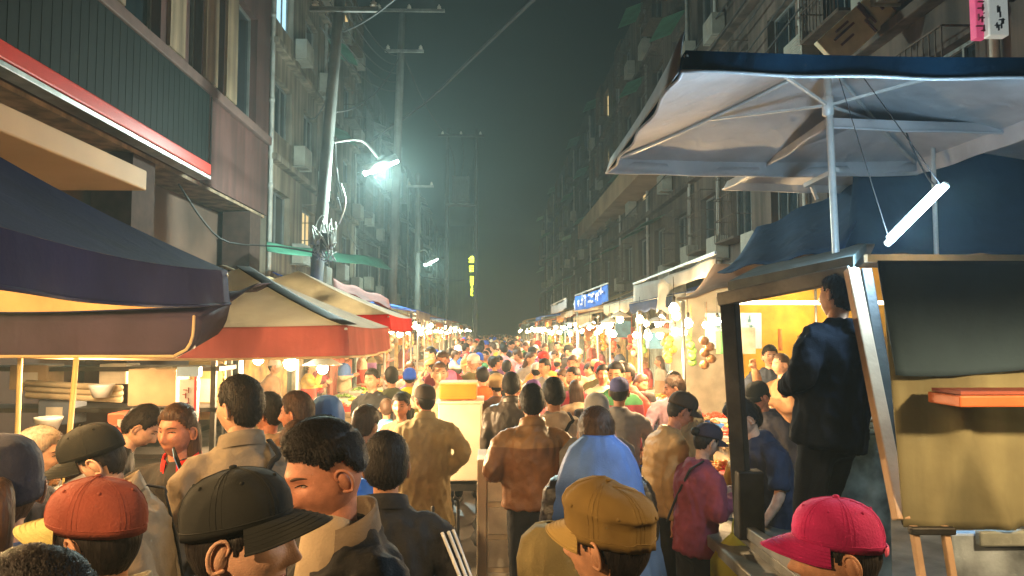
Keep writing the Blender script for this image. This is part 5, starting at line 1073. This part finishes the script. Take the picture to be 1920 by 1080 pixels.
# ------------------------------------------------------------------ the crowd
TPL = []
POSES = [(('down', 'down'), .07), (('bag', 'phone'), -.06), (('pocket', 'pocket'), .05), (('front', 'down'), -.08), (('bent', 'bent'), .06), (('phone', 'up'), .03)]
for k, (ar, wk) in enumerate(POSES):
    for hat, hs, hr in ((None, 'short', 'black'), ('cap', 'short', 'black'), (None, 'long', 'brown')) if k < 4 else ((None, 'short', 'brown'), ('knit', 'short', 'black')):
        t = person((0, -30 - k, 0), 0, 1.70, '', skin=(k + len(TPL)) % 3, arms=ar, walk=wk, hat=hat, hstyle=hs, hair=hr, hatmat=BLKCAP, top=GRY, bottom=BLK, detail=0, seed=100 + len(TPL), lean=(0, .08, .03, .14, .2, .02)[k], yaw=(.5, -.6, .2, -.3, .7, -.2)[k] * (1 if hat else -1), pitch=(.1, .25, 0, .3, .2, -.05)[k], bulk=1 + .06 * (k % 3), puff=.006 if k == 2 else 0, extra=ex_pack(CHAR) if (k == 2 and not hat) else (ex_strap(BLK) if k == 1 else None))
        TPL.append((t, hat, hs, hr)); PEOPLE.pop()
index_kids()
COLS = [('black', (.022, .021, .023), 9), ('navy', (.03, .04, .09), 6), ('red', (.6, .045, .03), 13), ('pink', (.65, .25, .28), 13), ('beige', (.5, .38, .25), 10), ('white', (.7, .66, .6), 13), ('orange', (.58, .2, .04), 5), ('brown', (.22, .12, .06), 5),
        ('grey', (.22, .21, .2), 8), ('olive', (.14, .12, .05), 6), ('blue', (.05, .13, .38), 5), ('maroon', (.22, .03, .05), 6), ('yellow', (.55, .4, .05), 4), ('purple', (.17, .08, .24), 4), ('peach', (.62, .36, .25), 9), ('green', (.06, .2, .08), 3)]
CW = [c for c in COLS for _ in range(c[2])]; HATC = [('black', BLKCAP), ('red', REDC), ('white', WHT), ('tan', C('tan knit', (.36, .25, .12))), ('blue', C('vivid blue', (.02, .09, .6)))]
cr_ = random.Random(99); USED = {}
def zone(x, y, side):
    n = next((k for k, (yy, L, _) in enumerate(rights) if yy <= y + .01 < yy + L + .3), None); nm = ORD[n] if n is not None else ('near' if y < 9 else 'last')
    ln = next((k for k, (yy, L, _) in enumerate(lefts) if yy <= y + .01 < yy + L + .3), None); lm = ORD[ln] if ln is not None else ('near' if y < 12 else 'last')
    if side == 'left': return f'serving at {lm} lamp side stall'
    if side == 'right': return f'serving at {nm} parasol side stall'
    if x < -.55: return f'passing {lm} lamp side stall'
    if x > 1.0: return f'passing {nm} parasol side stall'
    return f'mid street near {nm} stall'
def crowd_person(x, y, face, side):
    tries = 0
    while True:
        t, hat, hs, hr = cr_.choice(TPL); cn, cc, _ = cr_.choice(CW); hc = cr_.choice(HATC)
        fw = 'back turned' if abs(face) < 60 else ('facing us' if abs(face) > 120 else 'in profile')
        hw = f'{hc[0]} {"cap" if hat == "cap" else "knit hat"}' if hat else ('long hair' if hs == 'long' else f'short {hr} hair')
        lab = f'{cn} clad person with {hw}, {fw}, {zone(x, y, side)}'; tries += 1
        if lab not in USED or tries > 60: break
    USED[lab] = 1
    o = dup(t); o.location = (x, y, 0); o.rotation_euler = (0, 0, R(face)); o.scale = (cr_.choice([cr_.uniform(.92, 1.06), cr_.uniform(.86, 1.02)]),) * 3; tag(o, lab, 'person', 'people in the market crowd')
    oc = cr_.choice(COLS)[1]; top = C('crowd ' + cn, cc) if cr_.random() < .65 else C(f'crowd {cn} panel {oc[0]:.2f}', cc, yoke=(cr_.choice((1.18, 1.3)), oc)); bt = cr_.choice([BLK, JEANS, CHAR, TROU])
    for c in [q for q in COL.objects if q.parent == o] if False else o_kids(o):
        nm = c.name.split('.')[0]
        if nm in ('jacket', 'trousers', 'cap', 'knit_hat', 'visor'):
            sl = c.material_slots[0]; sl.link = 'OBJECT'; sl.material = top if nm == 'jacket' else (bt if nm == 'trousers' else hc[1])
    return o
_last = {}
def dup(o, parent=None, acc=None):
    c = o.copy(); COL.objects.link(c); acc = acc if acc is not None else []
    if parent: c.parent = parent; acc.append(c)
    for ch in KIDS.get(o.name, []): dup(ch, c, acc)
    if not parent: _last['k'] = acc
    return c
def o_kids(o): return _last['k']
OCC = list(PEOPLE) + [(wc.location.x, 7.5), (wc.location.x, 7.0)]
n = 0; y = 8.0
while n < 215 and y < 46:
    width_l, width_r = -1.25, 1.85
    for _ in range(14):
        x = cr_.uniform(width_l, width_r); yy = y + cr_.uniform(0, .55)
        if all((x - a) ** 2 + (yy - b) ** 2 > (.42 if yy < 20 else .5) ** 2 for a, b in OCC[-140:]) and all((x - a) ** 2 + (yy - b) ** 2 > .4 for a, b in PEOPLE[:60]):
            f = cr_.choice([0, 0, 0, 180, 180, 180, 90, -90, 30, -30, 150, -150]) + cr_.uniform(-25, 25); f = (f + 180) % 360 - 180
            OCC.append((x, yy)); crowd_person(x, yy, f, 'mid'); n += 1
            if cr_.random() < .45: break
    y += .36 if y < 14 else (.33 if y < 25 else .4)
for side, rows, s in (('left', lefts, -1), ('right', rights, 1)):
    for k, (yy, L, ci) in enumerate(rows[:8]):
        for j in range(2): crowd_person(s * (3.2 + cr_.uniform(-.15, .3)) + (.3 if s > 0 else 0), yy + L * (.27 + .46 * j), (-90 if s < 0 else 90) + cr_.uniform(-25, 25), side)
for (x, y) in ((1.55, 7.9), (1.25, 7.4), (-.9, 7.5), (-.55, 8.1), (.55, 7.4), (-1.05, 8.9), (.95, 8.1), (1.75, 8.7)):
    if all((x - a) ** 2 + (y - b) ** 2 > .17 for a, b in OCC): OCC.append((x, y)); crowd_person(x, y, cr_.choice([0, 180, 20, -160]), 'mid')
for t, *_ in TPL:
    for c in KIDS.get(t.name, []):
        for g_ in KIDS.get(c.name, []): bpy.data.objects.remove(g_)
        bpy.data.objects.remove(c)
    bpy.data.objects.remove(t)
# the far end of the street, where nobody could be counted
mb = MB(); rc = random.Random(5); sl = [C('crowd ' + c[0], c[1]) for c in COLS] + [SKINS[1], HAIRS['black']]
for k in range(420):
    y = rc.uniform(44, 100); x = rc.uniform(-1.5, 2.3); h = rc.uniform(1.55, 1.8); c = CW[rc.randrange(len(CW))]; ci = [q[0] for q in COLS].index(c[0])
    mb.tube([(x, y, .05), (x, y, .85), (x, y, 1.2), (x, y, h - .32), (x, y, h - .24)], [(.12, .1), (.17, .13), (.18, .13), (.2, .12), (.07, .07)], (1, 0, 0), 8, 1, ci)
    mb.ell((x, y, h - .12), (.075, .09, .115), 7, 5, 16); mb.ell((x, y + (.02 if k % 2 else -.02), h - .085), (.08, .09, .09), 7, 5, 17)
tag(mb.build('crowd', sl, None, True), 'far crowd filling the street to its hazy end', 'crowd', kind='stuff')

# ------------------------------------------------------------------ smoke and haze from the grills
hz = MB(); hz.box((0, 55, 9), (60, 140, 20.6)); hm = bpy.data.materials.new('haze'); hm.use_nodes = True; nt = hm.node_tree; nt.nodes.remove(nt.nodes['Principled BSDF'])
pv = nt.nodes.new('ShaderNodeVolumePrincipled'); pv.inputs['Color'].default_value = (.72, .95, .97, 1); pv.inputs['Density'].default_value = .0038; pv.inputs['Anisotropy'].default_value = .4; nt.links.new(pv.outputs[0], nt.nodes['Material Output'].inputs['Volume'])
tag(hz.build('haze', hm), kind='stuff')
